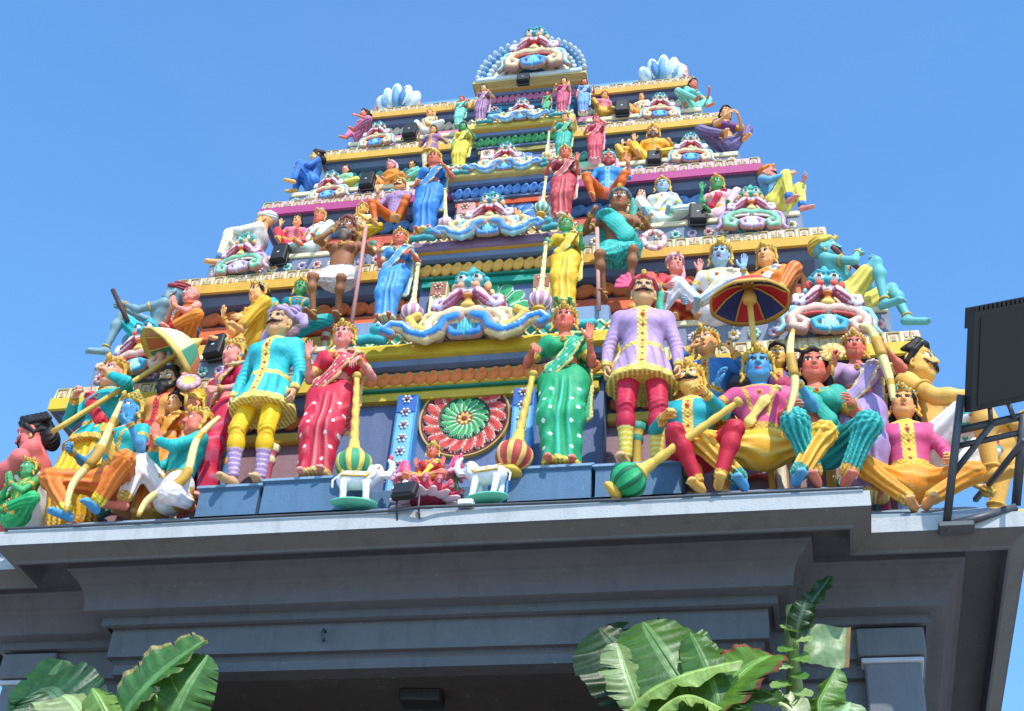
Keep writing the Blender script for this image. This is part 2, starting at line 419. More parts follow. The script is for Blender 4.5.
def turban_tpl(kind, h):
    def mk():
        c = Clay()
        wob = lambda X, Y, Z: .0055 * np.sin((Z * 1.0 + .55 * np.abs(X)) * 190).astype(f32)
        c.ell((0, .022, .078), (.1, .108, .066), 'c1', .01, None, wob)
        c.ell((0, .03, .1), (.08, .095, .07), 'c1', .02, None, wob)
        c.chain([(-.093, .0, .052), (-.06, -.068, .068), (0, -.09, .086), (.06, -.068, .068), (.093, 0, .052)], .02, 'c1', .012)
        c.ell((0, -.112, .1), (.02, .012, .026), 'gold', .004); c.ell((0, -.122, .1), (.008, .006, .01), 'lip', .001)
        if kind == 'fan':           # stiff pleated fan on one side, knotted tail on the other
            for k in range(7):
                a = math.radians(105 + 13 * k)
                c.cap((-.085, .03, .1), (-.085 + math.cos(a) * .11, .03 + .01 * (k % 2), .1 + math.sin(a) * .11), .012, .019, 'c2', .004, ((0, 1, 0), .5))
            c.chain([(.09, .03, .06), (.125, .04, .03), (.115, .05, -.06), (.13, .05, -.13)], .026, 'c3', .01, ((0, 1, 0), .6))
            c.ell((.1, .02, .075), .03, 'c3', .01)
        if kind == 'puff':
            c.ell((.085, .03, .12), (.05, .05, .05), 'c1', .01, None, wob); c.ell((-.01, .02, .17), (.035, .03, .035), 'gold', .01)
            c.chain([(.105, .04, .08), (.155, .05, .06), (.175, .05, 0)], .036, 'c1', .012, ((0, 1, 0), .7))
            c.chain([(-.1, .05, .05), (-.14, .06, -.03), (-.14, .06, -.16)], .038, 'c1', .012, ((0, 1, 0), .6))
        if kind == 'tail':
            c.chain([(.1, .06, .06), (.12, .08, -.02), (.11, .09, -.14)], .035, 'c2', .012, ((0, 1, 0), .6))
        return c.mesh(h)
    return cached(('turban', kind, h), mk)
def hair_tpl(kind, h):
    def mk():
        c = Clay()
        wob = lambda X, Y, Z: .003 * np.sin(X * 260 + Z * 60).astype(f32)
        c.ell((0, .026, .045), (.088, .098, .092), 'hair', .01, None, wob)
        for s in (-1, 1): c.chain([(s * .012, -.07, .108), (s * .055, -.062, .085), (s * .081, -.03, .04), (s * .085, .015, -.02)], .017, 'hair', .012)
        if kind in ('bun', 'topknot'):
            z, y = ((.06, .13) if kind == 'bun' else (.15, .03))
            c.ell((0, y, z), (.052, .05, .046), 'hair', .012, None, wob)
            for s in (-1, 1): c.chain([(s * .08, .03, -.02), (s * .06, .07, -.08)], .03, 'hair', .02)
        if kind == 'long':
            for s in (-1, 1): c.chain([(s * .078, .03, .02), (s * .088, .04, -.08), (s * .1, .055, -.19)], .03, 'hair', .02)
            c.ell((0, .075, -.08), (.08, .045, .13), 'hair', .02, None, wob)
        if kind == 'swept':
            for k in range(6): c.chain([(0, -.07 + .03 * k, .115 + .012 * math.sin(k)), (.05, -.05 + .03 * k, .12), (.085, -.0 + .025 * k, .06)], .02, 'hair', .006)
            for k in range(6): c.chain([(0, -.07 + .03 * k, .115 + .012 * math.sin(k)), (-.05, -.05 + .03 * k, .12), (-.085, -.0 + .025 * k, .06)], .02, 'hair', .006)
            c.ell((0, .11, -.05), (.08, .06, .08), 'hair', .02, None, wob)
        return c.mesh(h)
    return cached(('hair', kind, h), mk)
def hand_tpl(pose, h):
    """wrist at origin, fingers along +Y, palm faces -Z, thumb on +X"""
    def mk():
        c = Clay()
        c.cap((0, -.03, 0), (0, .02, 0), .027, .03, 'skin', .01, ((0, 0, 1), .72))
        c.cap((.012, .03, 0), (.016, .088, .002), .022, .02, 'skin', .012, ((0, 0, 1), .62))
        c.cap((-.014, .03, 0), (-.02, .082, .002), .022, .019, 'skin', .012, ((0, 0, 1), .62))
        cur = {'open': (4, 5, 4), 'relax': (22, 26, 18), 'grip': (70, 82, 55), 'flat': (2, 3, 2), 'point': (60, 70, 40)}[pose]
        for i, (x, ln, yb) in enumerate([(.031, .072, .088), (.0105, .08, .093), (-.0105, .074, .09), (-.031, .058, .081)]):
            p = np.array((x * (.85 if pose == 'flat' else 1), yb, .002), f32); sp = (x * (1.6 if pose == 'open' else .5 if pose != 'flat' else 0))
            a = 0.0; sg = [.45, .31, .24]
            for j in range(3):
                cu = cur[j] if not (pose == 'point' and i == 0) else 6
                a += math.radians(cu + (i * 4 if pose == 'relax' else 0))
                d = np.array((sp * (1 - j * .2) * math.cos(a), math.cos(a), -math.sin(a)), f32)
                q = p + d / np.linalg.norm(d) * ln * sg[j]
                c.cap(p, q, .0102 - .0008 * j, .0095 - .001 * j, 'skin', .003)
                if j == 2: c.ell(q + d * .002 + np.array((0, 0, .006 * math.cos(a))), (.005, .006, .004), 'nail', .001)
                p = q
        tb = {'open': [(.024, .012, -.006), (.055, .038, -.014), (.072, .066, -.014), (.08, .088, -.012)],
              'flat': [(.024, .012, -.006), (.044, .04, -.012), (.05, .07, -.012), (.051, .094, -.01)],
              'relax': [(.024, .012, -.006), (.046, .04, -.018), (.05, .068, -.03), (.046, .09, -.04)]}.get(pose, [(.024, .014, -.01), (.046, .044, -.028), (.04, .07, -.046), (.016, .082, -.056)])
        c.chain(tb, lambda t: .0165 - .006 * t, 'skin', .008)
        return c.mesh(h)
    return cached(('hand', pose, h), mk)
# ---------------------------------------------------------------- figures
def ik(S, T, a, b, pole):
    S, T = np.array(S, f32), np.array(T, f32)
    d = T - S; D = np.linalg.norm(d); D2 = min(max(D, abs(a - b) + .02), a + b - .004); u = d / max(D, 1e-6)
    T = S + u * D2
    x = (a * a - b * b + D2 * D2) / (2 * D2); hgt = math.sqrt(max(a * a - x * x, 0))
    p = np.array(pole, f32); p = p - u * (p @ u); p = p / max(np.linalg.norm(p), 1e-6)
    return S + u * x + p * hgt, T
SHADE = {}
def fig(label, loc, s=1.0, yaw=0., cat='statue', group=None, name='statue', h=.0125,
        skin='s_pink', female=False, stache=False, beard=None, hair=None, hairc='hair', crown=None, cc=('red', 'green'), turban=None, tc=('red', 'pink', 'green'),
        pel=(0, 0, .92), lean=(0, 0, 1), twist=0., head=(0, 0, 0), hs=1.11, armL=None, armR=None, legL=None, legR=None, thick=.87, slim=1.0,
        wear=(), jewel=True, bare=True):
    root = thing(name, label, cat, loc, yaw, s, group)
    sk = col(skin); P0 = np.array(pel, f32); ln = unit(lean)
    sd = np.array((math.cos(twist), math.sin(twist), 0), f32); sd = unit(sd - ln * (sd @ ln)); fw = -np.cross(ln, sd)     # fw: the way the chest faces
    fw = unit(fw); fw = -fw if (np.cross(sd, ln) @ fw) < 0 else fw      # sd x ln = forward (-y)
    at = lambda x, f, z: P0 + sd * x + fw * f + ln * z
    hw = (.15 if female else .178) * slim
    wd = (1.0 if female else 1.08) * slim
    N = at(0, 0, .515); Hc = N + ln * .175 * (hs / 1.1) + fw * .02
    c = Clay()
    fl = (fw, .72)
    c.cap(at(-.07, 0, .0), at(.07, 0, .0), .115, .115, 'skin', .03, fl)
    c.cap(at(0, 0, .0), at(0, .01, .2), .135, .118 if not female else .1, 'skin', .05, fl)
    c.cap(at(0, .01, .18), at(0, .01, .34), .118 if not female else .1, .15 * wd if not female else .13, 'skin', .05, fl)
    c.cap(at(-.08 * wd, 0, .4), at(.08 * wd, 0, .4), .1 * wd, .1 * wd, 'skin', .05, fl)
    if female:
        for q in (-1, 1): c.ell(at(q * .07, .095, .335), .066, 'skin', .03)
    else:
        for q in (-1, 1): c.ell(at(q * .075, .085, .37), (.075, .05, .055), 'skin', .03)
    c.cap(at(0, -.01, .42), N + ln * .04, .085, .055, 'skin', .05)
    J = {}
    for q, arm in ((-1, armL), (1, armR)):
        S = at(q * hw, -.005, .455)
        arm = dict(arm or {})
        hand = arm.get('hand', (q * .25, .03, -.06)) ; T = at(*hand) if arm.get('loc', 1) else np.array(hand, f32)
        E, W = ik(S, T, .285, .25, sd * q * arm.get('po', (.6, -.6, -.5))[0] + fw * arm.get('po', (.6, -.6, -.5))[1] + ln * arm.get('po', (.6, -.6, -.5))[2])
        J[q] = (S, E, W, arm)
        c.ell(S - ln * .005, .06 * thick, 'skin', .05)
        c.cap(S, E, .055 * thick, .043 * thick, 'skin', .03); c.cap(E, W, .044 * thick, .029 * thick, 'skin', .015)
        c.ell(E + (W - E) * .25, .046 * thick, 'skin', .03)
    K = {}
    for q, leg in ((-1, legL), (1, legR)):
        Hp = at(q * .095, 0, -.02)
        leg = dict(leg or {})
        A = np.array(leg.get('foot', (P0[0] + q * (.075 if female else .11), P0[1], .075)), f32)
        Kn, A = ik(Hp, A, .43, .42, leg.get('po', (q * .15, -1, .1)))
        K[q] = (Hp, Kn, A, leg)
        lt = thick * (1. if (leg.get('bare') or not wear) else .8)
        c.cap(Hp, Kn, .098 * lt, .064 * lt, 'skin', .04); c.cap(Kn, A, .06 * lt, .038 * lt, 'skin', .02)
        cd = unit(A - Kn); bk = unit(np.cross(np.cross(cd, Kn - Hp), cd) * 1.0) if np.linalg.norm(np.cross(cd, Kn - Hp)) > .02 else -fw
        c.ell(Kn + (A - Kn) * .3 + bk * .015, .062 * lt, 'skin', .04)
        fd = unit(leg.get('fdir', (q * .25, -1, -.05)))
        toe = A + fd * .14 + np.array((0, 0, -.045), f32)
        c.cap(A + np.array((0, 0, -.03), f32) - fd * .03, toe, .036, .034, 'skin', .03)
        tsd = unit(np.cross(fd, (0, 0, 1)))
        for i in range(5): c.ell(toe + fd * (.034 - .003 * (i - 1) ** 2) + tsd * q * (.03 - .015 * i) + np.array((0, 0, -.008), f32), .0135 if i else .017, 'skin', .004)
        K[q] = (Hp, Kn, A, leg, fd, toe)
    parts = []
    V, Q, lab, nm = c.mesh(h); pc = lab_cols(lab, nm, {'skin': skin})
    # airbrushed warmth: a little deeper towards limbs' ends
    parts.append((V, Q, pc))
    hd = h * (.46 if h < .016 else .55)
    V, Q, lab, nm = head_tpl(female, stache, bool(beard), hd)
    hp = {'skin': skin, 'cheek': np.clip(sk * np.array((1.0, .78, .78)), 0, 1), 'eye': 'e8e6e0', 'iris': 'iris', 'brow': '1c1410', 'lip': 'lip' if not stache else 'b05040', 'stache': '15100d', 'gold': 'gold', 'beard': beard or 'hair', 'x': skin}
    B = np.stack([sd, -fw, ln], 1)
    HR = B @ rotm(*head); HR = np.array(HR, f32)
    rnd = random.Random(label); HR = HR * np.array((rnd.uniform(.93, 1.05), rnd.uniform(.96, 1.03), rnd.uniform(.97, 1.07)), f32)[None, :]
    parts.append((xf(V, HR, Hc, hs), Q, lab_cols(lab, nm, hp)))
    hh = h * .5
    for q in (-1, 1):
        S, E, W, arm = J[q]
        V, Q, lab, nm = hand_tpl(arm.get('g', 'relax'), hh)
        if q < 0 or arm.get('mirror'): pass
        y = unit(arm.get('dir', W - E)) if 'dir' not in arm else unit(sd * arm['dir'][0] + fw * arm['dir'][1] + ln * arm['dir'][2])
        pn = arm.get('palm', (-q, .0, 0)); pn = sd * pn[0] + fw * pn[1] + ln * pn[2]
        z = -pn; z = unit(z - y * (z @ y)); x = np.cross(y, z)
        # thumb side: choose mirror so that a left hand stays a left hand
        th = arm.get('th', (0, 1, .4)); th = sd * th[0] + fw * th[1] + ln * th[2]
        if x @ th < 0: V = V * np.array((-1, 1, 1), f32); Q = Q[:, ::-1]; 
        parts.append((xf(V, np.stack([x, y, z], 1), W, 1.05 * thick), Q, lab_cols(lab, nm, {'skin': skin, 'nail': np.clip(sk * 1.25, 0, 1)})))
    V, Q, cc_ = join(parts)
    link('body', np_mesh('body', V, Q, cc_), root, M_PAINT)
    if crown:
        V, Q, lab, nm = crown_tpl(crown, hd)
        link('crown', np_mesh('crown', xf(V, HR, Hc, hs), Q, lab_cols(lab, nm, {'c1': cc[0], 'c2': cc[1]})), root, M_PAINT)
    if turban:
        V, Q, lab, nm = turban_tpl(turban, hd)
        link('turban', np_mesh('turban', xf(V, HR, Hc, hs), Q, lab_cols(lab, nm, {'c1': tc[0], 'c2': tc[1], 'c3': tc[2]})), root, M_PAINT)
    if hair:
        V, Q, lab, nm = hair_tpl(hair, hd)
        link('hair', np_mesh('hair', xf(V, HR, Hc, hs), Q, lab_cols(lab, nm, {'hair': hairc})), root, M_PAINT)
    ctx = dict(at=at, P0=P0, sd=sd, fw=fw, ln=ln, N=N, J=J, K=K, female=female, h=h, root=root, thick=thick, wd=wd, hw=hw)
    for w in wear: w(ctx)
    if jewel:
        j = Clay()
        for i in range(11):
            a = -PI * (i / 10); x = math.cos(a) * .095; d = math.sin(a)
            j.ell(at(x, .045 - d * .075, .465 + d * .075), .016, 'gold', .012)
        j.ell(at(0, .15 if female else .135, .385), (.028, .018, .034), 'gold', .006); j.ell(at(0, .168 if female else .152, .385), (.011, .01, .014), 'red', .001)
        V, Q, lab, nm = j.mesh(h * .62); link('necklace', np_mesh('necklace', V, Q, lab_cols(lab, nm, {})), root, M_PAINT)
        if h < .0145:
            for q in (-1, 1):
                S, E, W, arm = J[q]
                j = Clay()
                for t, rr in ((.87, .033), (.94, .031)): j.tor(E + (W - E) * t, W - E, rr * thick, .0105, 'gold' if t < .9 else 'dgold', .006)
                V, Q, lab, nm = j.mesh(h * .55); link('bangle', np_mesh('bangle', V, Q, lab_cols(lab, nm, {})), root, M_PAINT)
                if bare and not any('tunic' in w.__qualname__ or 'vest' in w.__qualname__ for w in wear):
                    j = Clay(); j.tor(S + (E - S) * .55, E - S, .052 * thick, .011, 'gold', .003); V, Q, lab, nm = j.mesh(h * .6); link('armlet', np_mesh('armlet', V, Q, lab_cols(lab, nm, {})), root, M_PAINT)
                if K[q][3].get('bare'):
                    j = Clay(); j.tor(K[q][1] + (K[q][2] - K[q][1]) * .93, K[q][2] - K[q][1], .043 * thick, .011, 'gold', .003); V, Q, lab, nm = j.mesh(h * .6); link('anklet', np_mesh('anklet', V, Q, lab_cols(lab, nm, {})), root, M_PAINT)
    return root, ctx
def dress(ctx, clay, name, pal, paint=None, h=None, label=None, trim=None):
    V, Q, lab, nm = clay.mesh(h or ctx['h'] * .9)
    cols = lab_cols(lab, nm, pal).astype(f32).copy()
    if paint: paint(V, cols)
    if trim is not None and ctx['h'] < .0135:      # beaded gold borders
        tr = col(trim); m = np.abs(cols - tr).sum(1) < .004
        bead = (np.sin(V[:, 0] * 175 + 1) * np.sin(V[:, 2] * 175) + np.sin(V[:, 1] * 120) * .4) > .42
        cols[m & bead] = tr * np.array((.72, .55, .42), f32); cols[m & ~bead & (np.sin(V[:, 0] * 175 + 1) * np.sin(V[:, 2] * 175) < -.55)] = np.clip(tr * 1.5 + .12, 0, 1)
    o = link(name, np_mesh(name, V, Q, cols), ctx['root'], M_PAINT)
    if label: o['label'] = label
    return o
def loc_c(ctx, V):
    d = V - ctx['P0']; return d @ ctx['sd'], d @ ctx['fw'], d @ ctx['ln']
def seg_t(V, a, b):
    d = b - a; return ((V - a) @ d) / float(d @ d), np.linalg.norm((V - a) - (((V - a) @ d) / float(d @ d))[:, None] * d, axis=1)
def crease(S, E, W):
    """cloth bunching round a bent joint"""
    d = unit(W - S)
    def w(X, Y, Z):
        t = (X - E[0]) * d[0] + (Y - E[1]) * d[1] + (Z - E[2]) * d[2]
        return (.0045 * np.sin(t * 150 + 2.5 * np.sin(X * 22 + Y * 17)) * np.exp(-(t / .11) ** 2)).astype(f32)
    return w
def tunic(c1, trim='gold', sleeve=True, skirt=.24, placket=True, trimw=.035):
    def f(x):
        c = Clay(); at = x['at']; fl = (x['fw'], .74)
        folds = lambda X, Y, Z: (.0065 * np.sin((X + .3 * Y) * 62 + .8 * np.sin(Z * 11))).astype(f32)
        c.cap(at(0, 0, .05), at(0, .01, .2), .148, .136, 'c', .05, fl)
        c.cap(at(0, .01, .18), at(0, .012, .34), .134, .168 * x['wd'], 'c', .05, fl)
        c.cap(at(-.085, 0, .4), at(.085, 0, .4), .118 * x['wd'], .118 * x['wd'], 'c', .05, fl)
        for q in (-1, 1): c.ell(at(q * .075, .09, .36), (.078, .052, .06), 'c', .04)
        c.cap(at(0, -.01, .44), x['N'] - x['ln'] * .01, .09, .07, 'c', .04)
        if skirt:
            c.cap(at(0, 0, .09), at(0, .0, -skirt), .168, .275, 'c', .03, (x['fw'], .86), wob=folds)
            c.cut(at(0, 0, -skirt - .3), (.9, .9, .3), .008) if abs(x['ln'][2]) > .95 else None
        for q in (-1, 1):
            S, E, W, arm = x['J'][q]
            c.ell(S - x['ln'] * .005, .071 * x['thick'], 'c', .05); c.cap(S, E, .068 * x['thick'], .058 * x['thick'], 'c', .03, wob=crease(S, E, W))
            if sleeve: c.cap(E, E + (W - E) * .86, .058 * x['thick'], .046 * x['thick'], 'c', .015, wob=crease(S, E, W))
        tr = col(trim)
        def paint(V, cols):
            u, fwd, z = loc_c(x, V); sh = np.ones(len(V), bool)
            for q in (-1, 1):
                S, E, W, arm = x['J'][q]
                if sleeve:
                    t, r = seg_t(V, E, W); cols[(t > .76) & (r < .07) & (t < .95)] = tr
                else:
                    t, r = seg_t(V, S, E); cols[(t > .9) & (r < .08) & (t < 1.1)] = tr
                t, r = seg_t(V, S, E); sh &= ~((r < .08) & (t > .15) & (t < 1.2))
            if skirt:
                pl = sh & (z < .09) & (z > -skirt + .06) & (np.sin(u * 95 + 2 * np.sin(z * 9)) > .62); cols[pl] = cols[pl] * .66  # shade between skirt pleats painted on as darker lines
                ft = sh & (z > .14) & (np.sin((z - .5) * 60 + np.abs(u) * 55) > .9) & (np.abs(u) > .05); cols[ft] = cols[ft] * .8  # chest folds drawn by painted shade only
            cols[sh & (np.abs(z - .115) < .022) & (np.abs(u) < .2)] = tr
            if placket: cols[sh & (np.abs(u) < trimw) & (fwd > 0.02)] = tr
            if placket: cols[sh & (fwd > .05) & ((u / .013) ** 2 + (((z + 5) % .075 - .037) / .013) ** 2 < 1)] = col('8c2a28')
            if skirt: cols[sh & (z < -skirt + .062) & (np.abs(u) < .3)] = tr
            cols[sh & (np.abs(z - .5) < .022) & (np.abs(u) < .1)] = tr
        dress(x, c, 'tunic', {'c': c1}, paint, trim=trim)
    return f
def trousers(c1, sock=None, stripe='white', cuff='gold', sockn=6):
    def f(x):
        c = Clay(); at = x['at']; c.cap(at(-.065, 0, 0), at(.065, 0, 0), .12, .12, 'c', .03, (x['fw'], .76))
        for q in (-1, 1):
            Hp, Kn, A = x['K'][q][:3]; th = x['thick']
            w1, _ = limbwob(Hp, Kn, 5, .0035); cr = crease(Hp, Kn, A); w2 = lambda X, Y, Z, w1=w1, cr=cr: w1(X, Y, Z) + cr(X, Y, Z)
            c.cap(Hp, Kn, .108 * th, .078 * th, 'c', .03, wob=w2); c.cap(Kn, Kn + (A - Kn) * .9, .075 * th, .054 * th, 'c', .02, wob=cr); c.ell(Kn + (A - Kn) * .3, .073 * th, 'c', .04)
        def paint(V, cols):
            for q in (-1, 1):
                Hp, Kn, A = x['K'][q][:3]; t, r = seg_t(V, Kn, A); m = (r < .11)
                if sock is not None:
                    m2 = m & (t > .42); cols[m2] = col(sock)
                    ph = ((t - .42) / .58 * sockn) % 1.0
                    cols[m2 & (ph < .3)] = col(stripe)
                else: cols[m & (t > .84)] = col(cuff)
        dress(x, c, 'trousers', {'c': c1}, paint, trim=cuff)
    return f
def limbwob(a, b, n, amp):
    d = unit(b - a); e1 = unit(np.cross(d, (.3, .2, .9))); e2 = np.cross(d, e1); L = float(np.linalg.norm(b - a))
    def ph(X, Y, Z):
        px, py, pz = X - a[0], Y - a[1], Z - a[2]
        an = np.arctan2(px * e1[0] + py * e1[1] + pz * e1[2], px * e2[0] + py * e2[1] + pz * e2[2])
        t = (px * d[0] + py * d[1] + pz * d[2]) / L
        return np.sin(an * n + 2.2 * t + 1.3 * np.sin(5 * t)).astype(f32)
    return (lambda X, Y, Z: amp * ph(X, Y, Z)), ph
def dhoti(c1, trim='gold', short=False, spread=.05, name='dhoti', pleat=.006, full=.0, stripe=None, tint=None, n=8):
    """cloth wrapped round hips and legs, creased along the limbs"""
    def f(x):
        c = Clay(); at = x['at']; K = x['K']; th = x['thick']
        P = []
        c.cap(at(-.075, 0, .0), at(.075, 0, .0), .152, .152, 'c', .04, (x['fw'], .86)); c.ell(at(0, 0, -.05), .135, 'c', .05)
        for q in (-1, 1):
            Hp, Kn, A = K[q][:3]
            w, ph = limbwob(Hp, Kn, n, pleat); P.append((Hp, Kn, ph)); c.cap(Hp, Kn if not short else Hp + (Kn - Hp) * .72, .118 * th + full, .09 * th + full, 'c', spread, wob=w)
            if not short:
                w, ph = limbwob(Kn, A, n, pleat); P.append((Kn, A, ph)); c.cap(Kn, Kn + (A - Kn) * .88, .086 * th + full, .066 * th + full * 1.2, 'c', spread, wob=w)
        if full:
            m = (K[-1][1] + K[1][1]) / 2; a = (K[-1][2] + K[1][2]) / 2
            w, ph = limbwob(m, a, n + 3, pleat * 1.3); P.append((m, a, ph))
            c.cap(at(0, 0, 0), m, .12, .1, 'c', .08); c.cap(m, a + np.array((0, 0, .03), f32), .1, .1, 'c', .08, wob=w)
        def paint(V, cols):
            tr = col(trim); base = col(c1); tn = col(tint) if tint is not None else np.clip(base * 1.5 + .05, 0, 1)
            best = np.full(len(V), 9., f32); k = np.zeros(len(V), f32)
            for a, b, ph in P:
                t, r = seg_t(V, a, b); r = r + np.clip(-t, 0, 9) + np.clip(t - 1, 0, 9)
                v = np.clip(-ph(V[:, 0], V[:, 1], V[:, 2]), 0, 1); m = r < best; k = np.where(m, v, k); best = np.minimum(best, r)
            k = (k * .6)[:, None]
            cols[:] = cols * (1 - k) + tn * k  # pleat shading put into the cloth colour, crests tinted
            u, fwd, z = loc_c(x, V); cols[(np.abs(z - .125) < .024) & (np.abs(u) < .2) & (np.abs(fwd) < .16)] = tr
            for q in (-1, 1):
                Hp, Kn, A = K[q][:3]; t, r = seg_t(V, Kn, A)
                if not short: cols[(t > .8) & (r < .13)] = tr
                else:
                    t2, r2 = seg_t(V, Hp, Kn); cols[(t2 > .82) & (r2 < .13)] = tr
                if stripe is not None:
                    ph2 = (t * 7) % 1.0; cols[(r < .13) & (t > 0) & (t < .8) & (ph2 < .35)] = col(stripe)
        dress(x, c, name, {'c': c1}, paint, trim=trim)
    return f
def blouse(c1, trim='gold', name='blouse', sleeve=.62):
    def f(x):
        c = Clay(); at = x['at']; fl = (x['fw'], .74)
        c.cap(at(0, .01, .27), at(0, .012, .35), .12, .142 * x['wd'], 'c', .04, fl); c.cap(at(-.08, 0, .39), at(.08, 0, .39), .112, .112, 'c', .05, fl)
        if x['female']:
            for q in (-1, 1): c.ell(at(q * .07, .1, .335), .074, 'c', .03)
        for q in (-1, 1):
            S, E, W, arm = x['J'][q]; c.ell(S, .078, 'c', .04); c.cap(S, S + (E - S) * sleeve, .068, .06, 'c', .03)
        def paint(V, cols):
            tr = col(trim); u, fwd, z = loc_c(x, V)
            for q in (-1, 1):
                S, E, W, arm = x['J'][q]; t, r = seg_t(V, S, E); cols[(t > sleeve - .08) & (r < .085)] = tr
            cols[(np.abs(u) < .15) & (z < .235)] = tr; cols[(np.abs(u) < .1) & (z > .475)] = tr
        dress(x, c, name, {'c': c1}, paint, trim=trim)
    return f
def sari(c1, trim='gold', tint=None, dots='white', blouse_c=None, side=1, ndots=True):
    """ankle length wrapped skirt with a pleated fall and the end thrown over one shoulder"""
    def f(x):
        blouse(blouse_c if blouse_c is not None else c1, trim)(x)
        c = Clay(); at = x['at']; K = x['K']; ln = x['ln']
        mA = (K[-1][2] + K[1][2]) / 2 + np.array((0, 0, -.055), f32); Pz = at(0, 0, 0)
        x0 = float(Pz[0])
        def fold(X, Y, Z):
            u = X - x0 - .02 * side; z = Z - Pz[2]
            fan = u / (.05 + .05 * np.clip(-z, 0, 1))                                   # pleats fan out downwards
            cen = np.exp(-(fan / 1.5) ** 2) * np.sin(fan * 5.2 + .6 * np.sin(z * 9))
            dia = .45 * np.sin(38 * (z + .9 * side * u + .25 * np.sin(u * 14))) * np.clip(1 - np.exp(-(fan / 1.6) ** 2), 0, 1)
            return (cen + dia) * np.clip(-z * 5 + .1, 0, 1)
        w1 = lambda X, Y, Z: (.0115 * fold(X, Y, Z)).astype(f32)
        c.cap(at(-.05, 0, .06), at(.05, 0, .06), .135, .135, 'c', .04, (x['fw'], .78))
        c.cap(at(-.06, 0, -.03), at(.06, 0, -.03), .15, .15, 'c', .05, (x['fw'], .8))
        for q in (-1, 1):
            Hp, Kn, A = K[q][:3]
            c.cap(Hp, Kn, .125, .095, 'c', .09, wob=w1); c.cap(Kn, A + np.array((0, 0, -.04), f32), .092, .1, 'c', .09, wob=w1)
        c.cap(at(0, .06, -.1), mA + np.array((0, -.03, 0), f32), .085, .1, 'c', .07, wob=w1)
        c.cut(mA + np.array((0, 0, -.21), f32), (.5, .5, .2), .01)
        s_ = side
        # the end of the cloth: across the belly, over the shoulder, down behind
        pts = [at(-s_ * .15, .02, .0), at(-s_ * .1, .125, .06), at(s_ * .02, .15, .16), at(s_ * .09, .165, .3), at(s_ * .14, .1, .44), at(s_ * .16, .0, .5), at(s_ * .17, -.1, .38), at(s_ * .18, -.12, .0), at(s_ * .18, -.1, -.3)]
        c2 = Clay()
        w2 = lambda X, Y, Z: (.0035 * np.sin((X * s_ - Z) * 130)).astype(f32)
        for i in range(len(pts) - 1): c2.cap(pts[i], pts[i + 1], .062 if i < 5 else .075, .062 if i < 4 else .075, 'c', .03, (x['fw'] if i not in (4, 5) else ln, .34), wob=w2)
        tn = col(tint) if tint is not None else np.clip(col(c1) * 1.6 + .06, 0, 1)
        def paint(V, cols):
            u, fwd, z = loc_c(x, V)
            k = (np.clip(-fold(V[:, 0], V[:, 1], V[:, 2]) - .15, 0, 1) * .55)[:, None]
            cols[:] = cols * (1 - k) + tn * k  # fold highlights painted in: crests take the tint
            if ndots:
                a = u / .12 + .5 * np.floor(z / .12) + .25; b = z / .12
                m = ((a - np.floor(a) - .5) ** 2 + (b - np.floor(b) - .5) ** 2) < .02; m &= (z < -.1) & (np.abs(u) > .05); cols[m] = col(dots)
            cols[V[:, 2] < mA[2] + .03] = col(trim)
        dress(x, c, 'sari_skirt', {'c': c1}, paint, trim=trim)
        def paint2(V, cols):
            u, fwd, z = loc_c(x, V)
            d = np.full(len(V), 9., f32)
            for i in range(len(pts) - 1):
                t, r = seg_t(V, pts[i], pts[i + 1]); m = (t > -.1) & (t < 1.1); d = np.where(m, np.minimum(d, r), d)
            cols[d > .05] = col(trim)
            ph = np.sin((V[:, 0] * s_ - V[:, 2]) * 130); k = (np.clip(-ph, 0, 1) * .5)[:, None]; cols[:] = cols * (1 - k) + tn * k  # drape folds get the same painted highlights on their crests
            if ndots:
                a = u / .07; b = z / .07 + .5 * np.floor(a)
                m = ((a - np.floor(a) - .5) ** 2 + (b - np.floor(b) - .5) ** 2) < .02; cols[m & (d < .045)] = col(dots)
        dress(x, c2, 'sari_drape', {'c': c1}, paint2, trim=trim)
        b = Clay()
        for i in range(20):
            a = 2 * PI * i / 20; b.ell(at(math.cos(a) * .142, math.sin(a) * .112, .10 - .0 * i), (.018, .018, .016), 'gold', .006)
        b.ell(at(0, .128, .1), (.034, .016, .028), 'gold', .006)
        dress(x, b, 'belt', {})
    return f
def sash(c1, trim='gold', side=1, w=.05):
    def f(x):
        at = x['at']; s_ = side; c = Clay()
        pts = [at(-s_ * .16, .0, .08), at(-s_ * .08, .13, .14), at(s_ * .03, .155, .3), at(s_ * .12, .1, .44), at(s_ * .15, 0, .5), at(s_ * .15, -.11, .36), at(s_ * .05, -.13, .1)]
        wv = lambda X, Y, Z: (.003 * np.sin((X * s_ - Z) * 140)).astype(f32)
        for i in range(len(pts) - 1): c.cap(pts[i], pts[i + 1], w, w, 'c', .03, (x['fw'] if i not in (3, 4) else x['ln'], .36), wob=wv)
        dress(x, c, 'sash', {'c': c1})
    return f
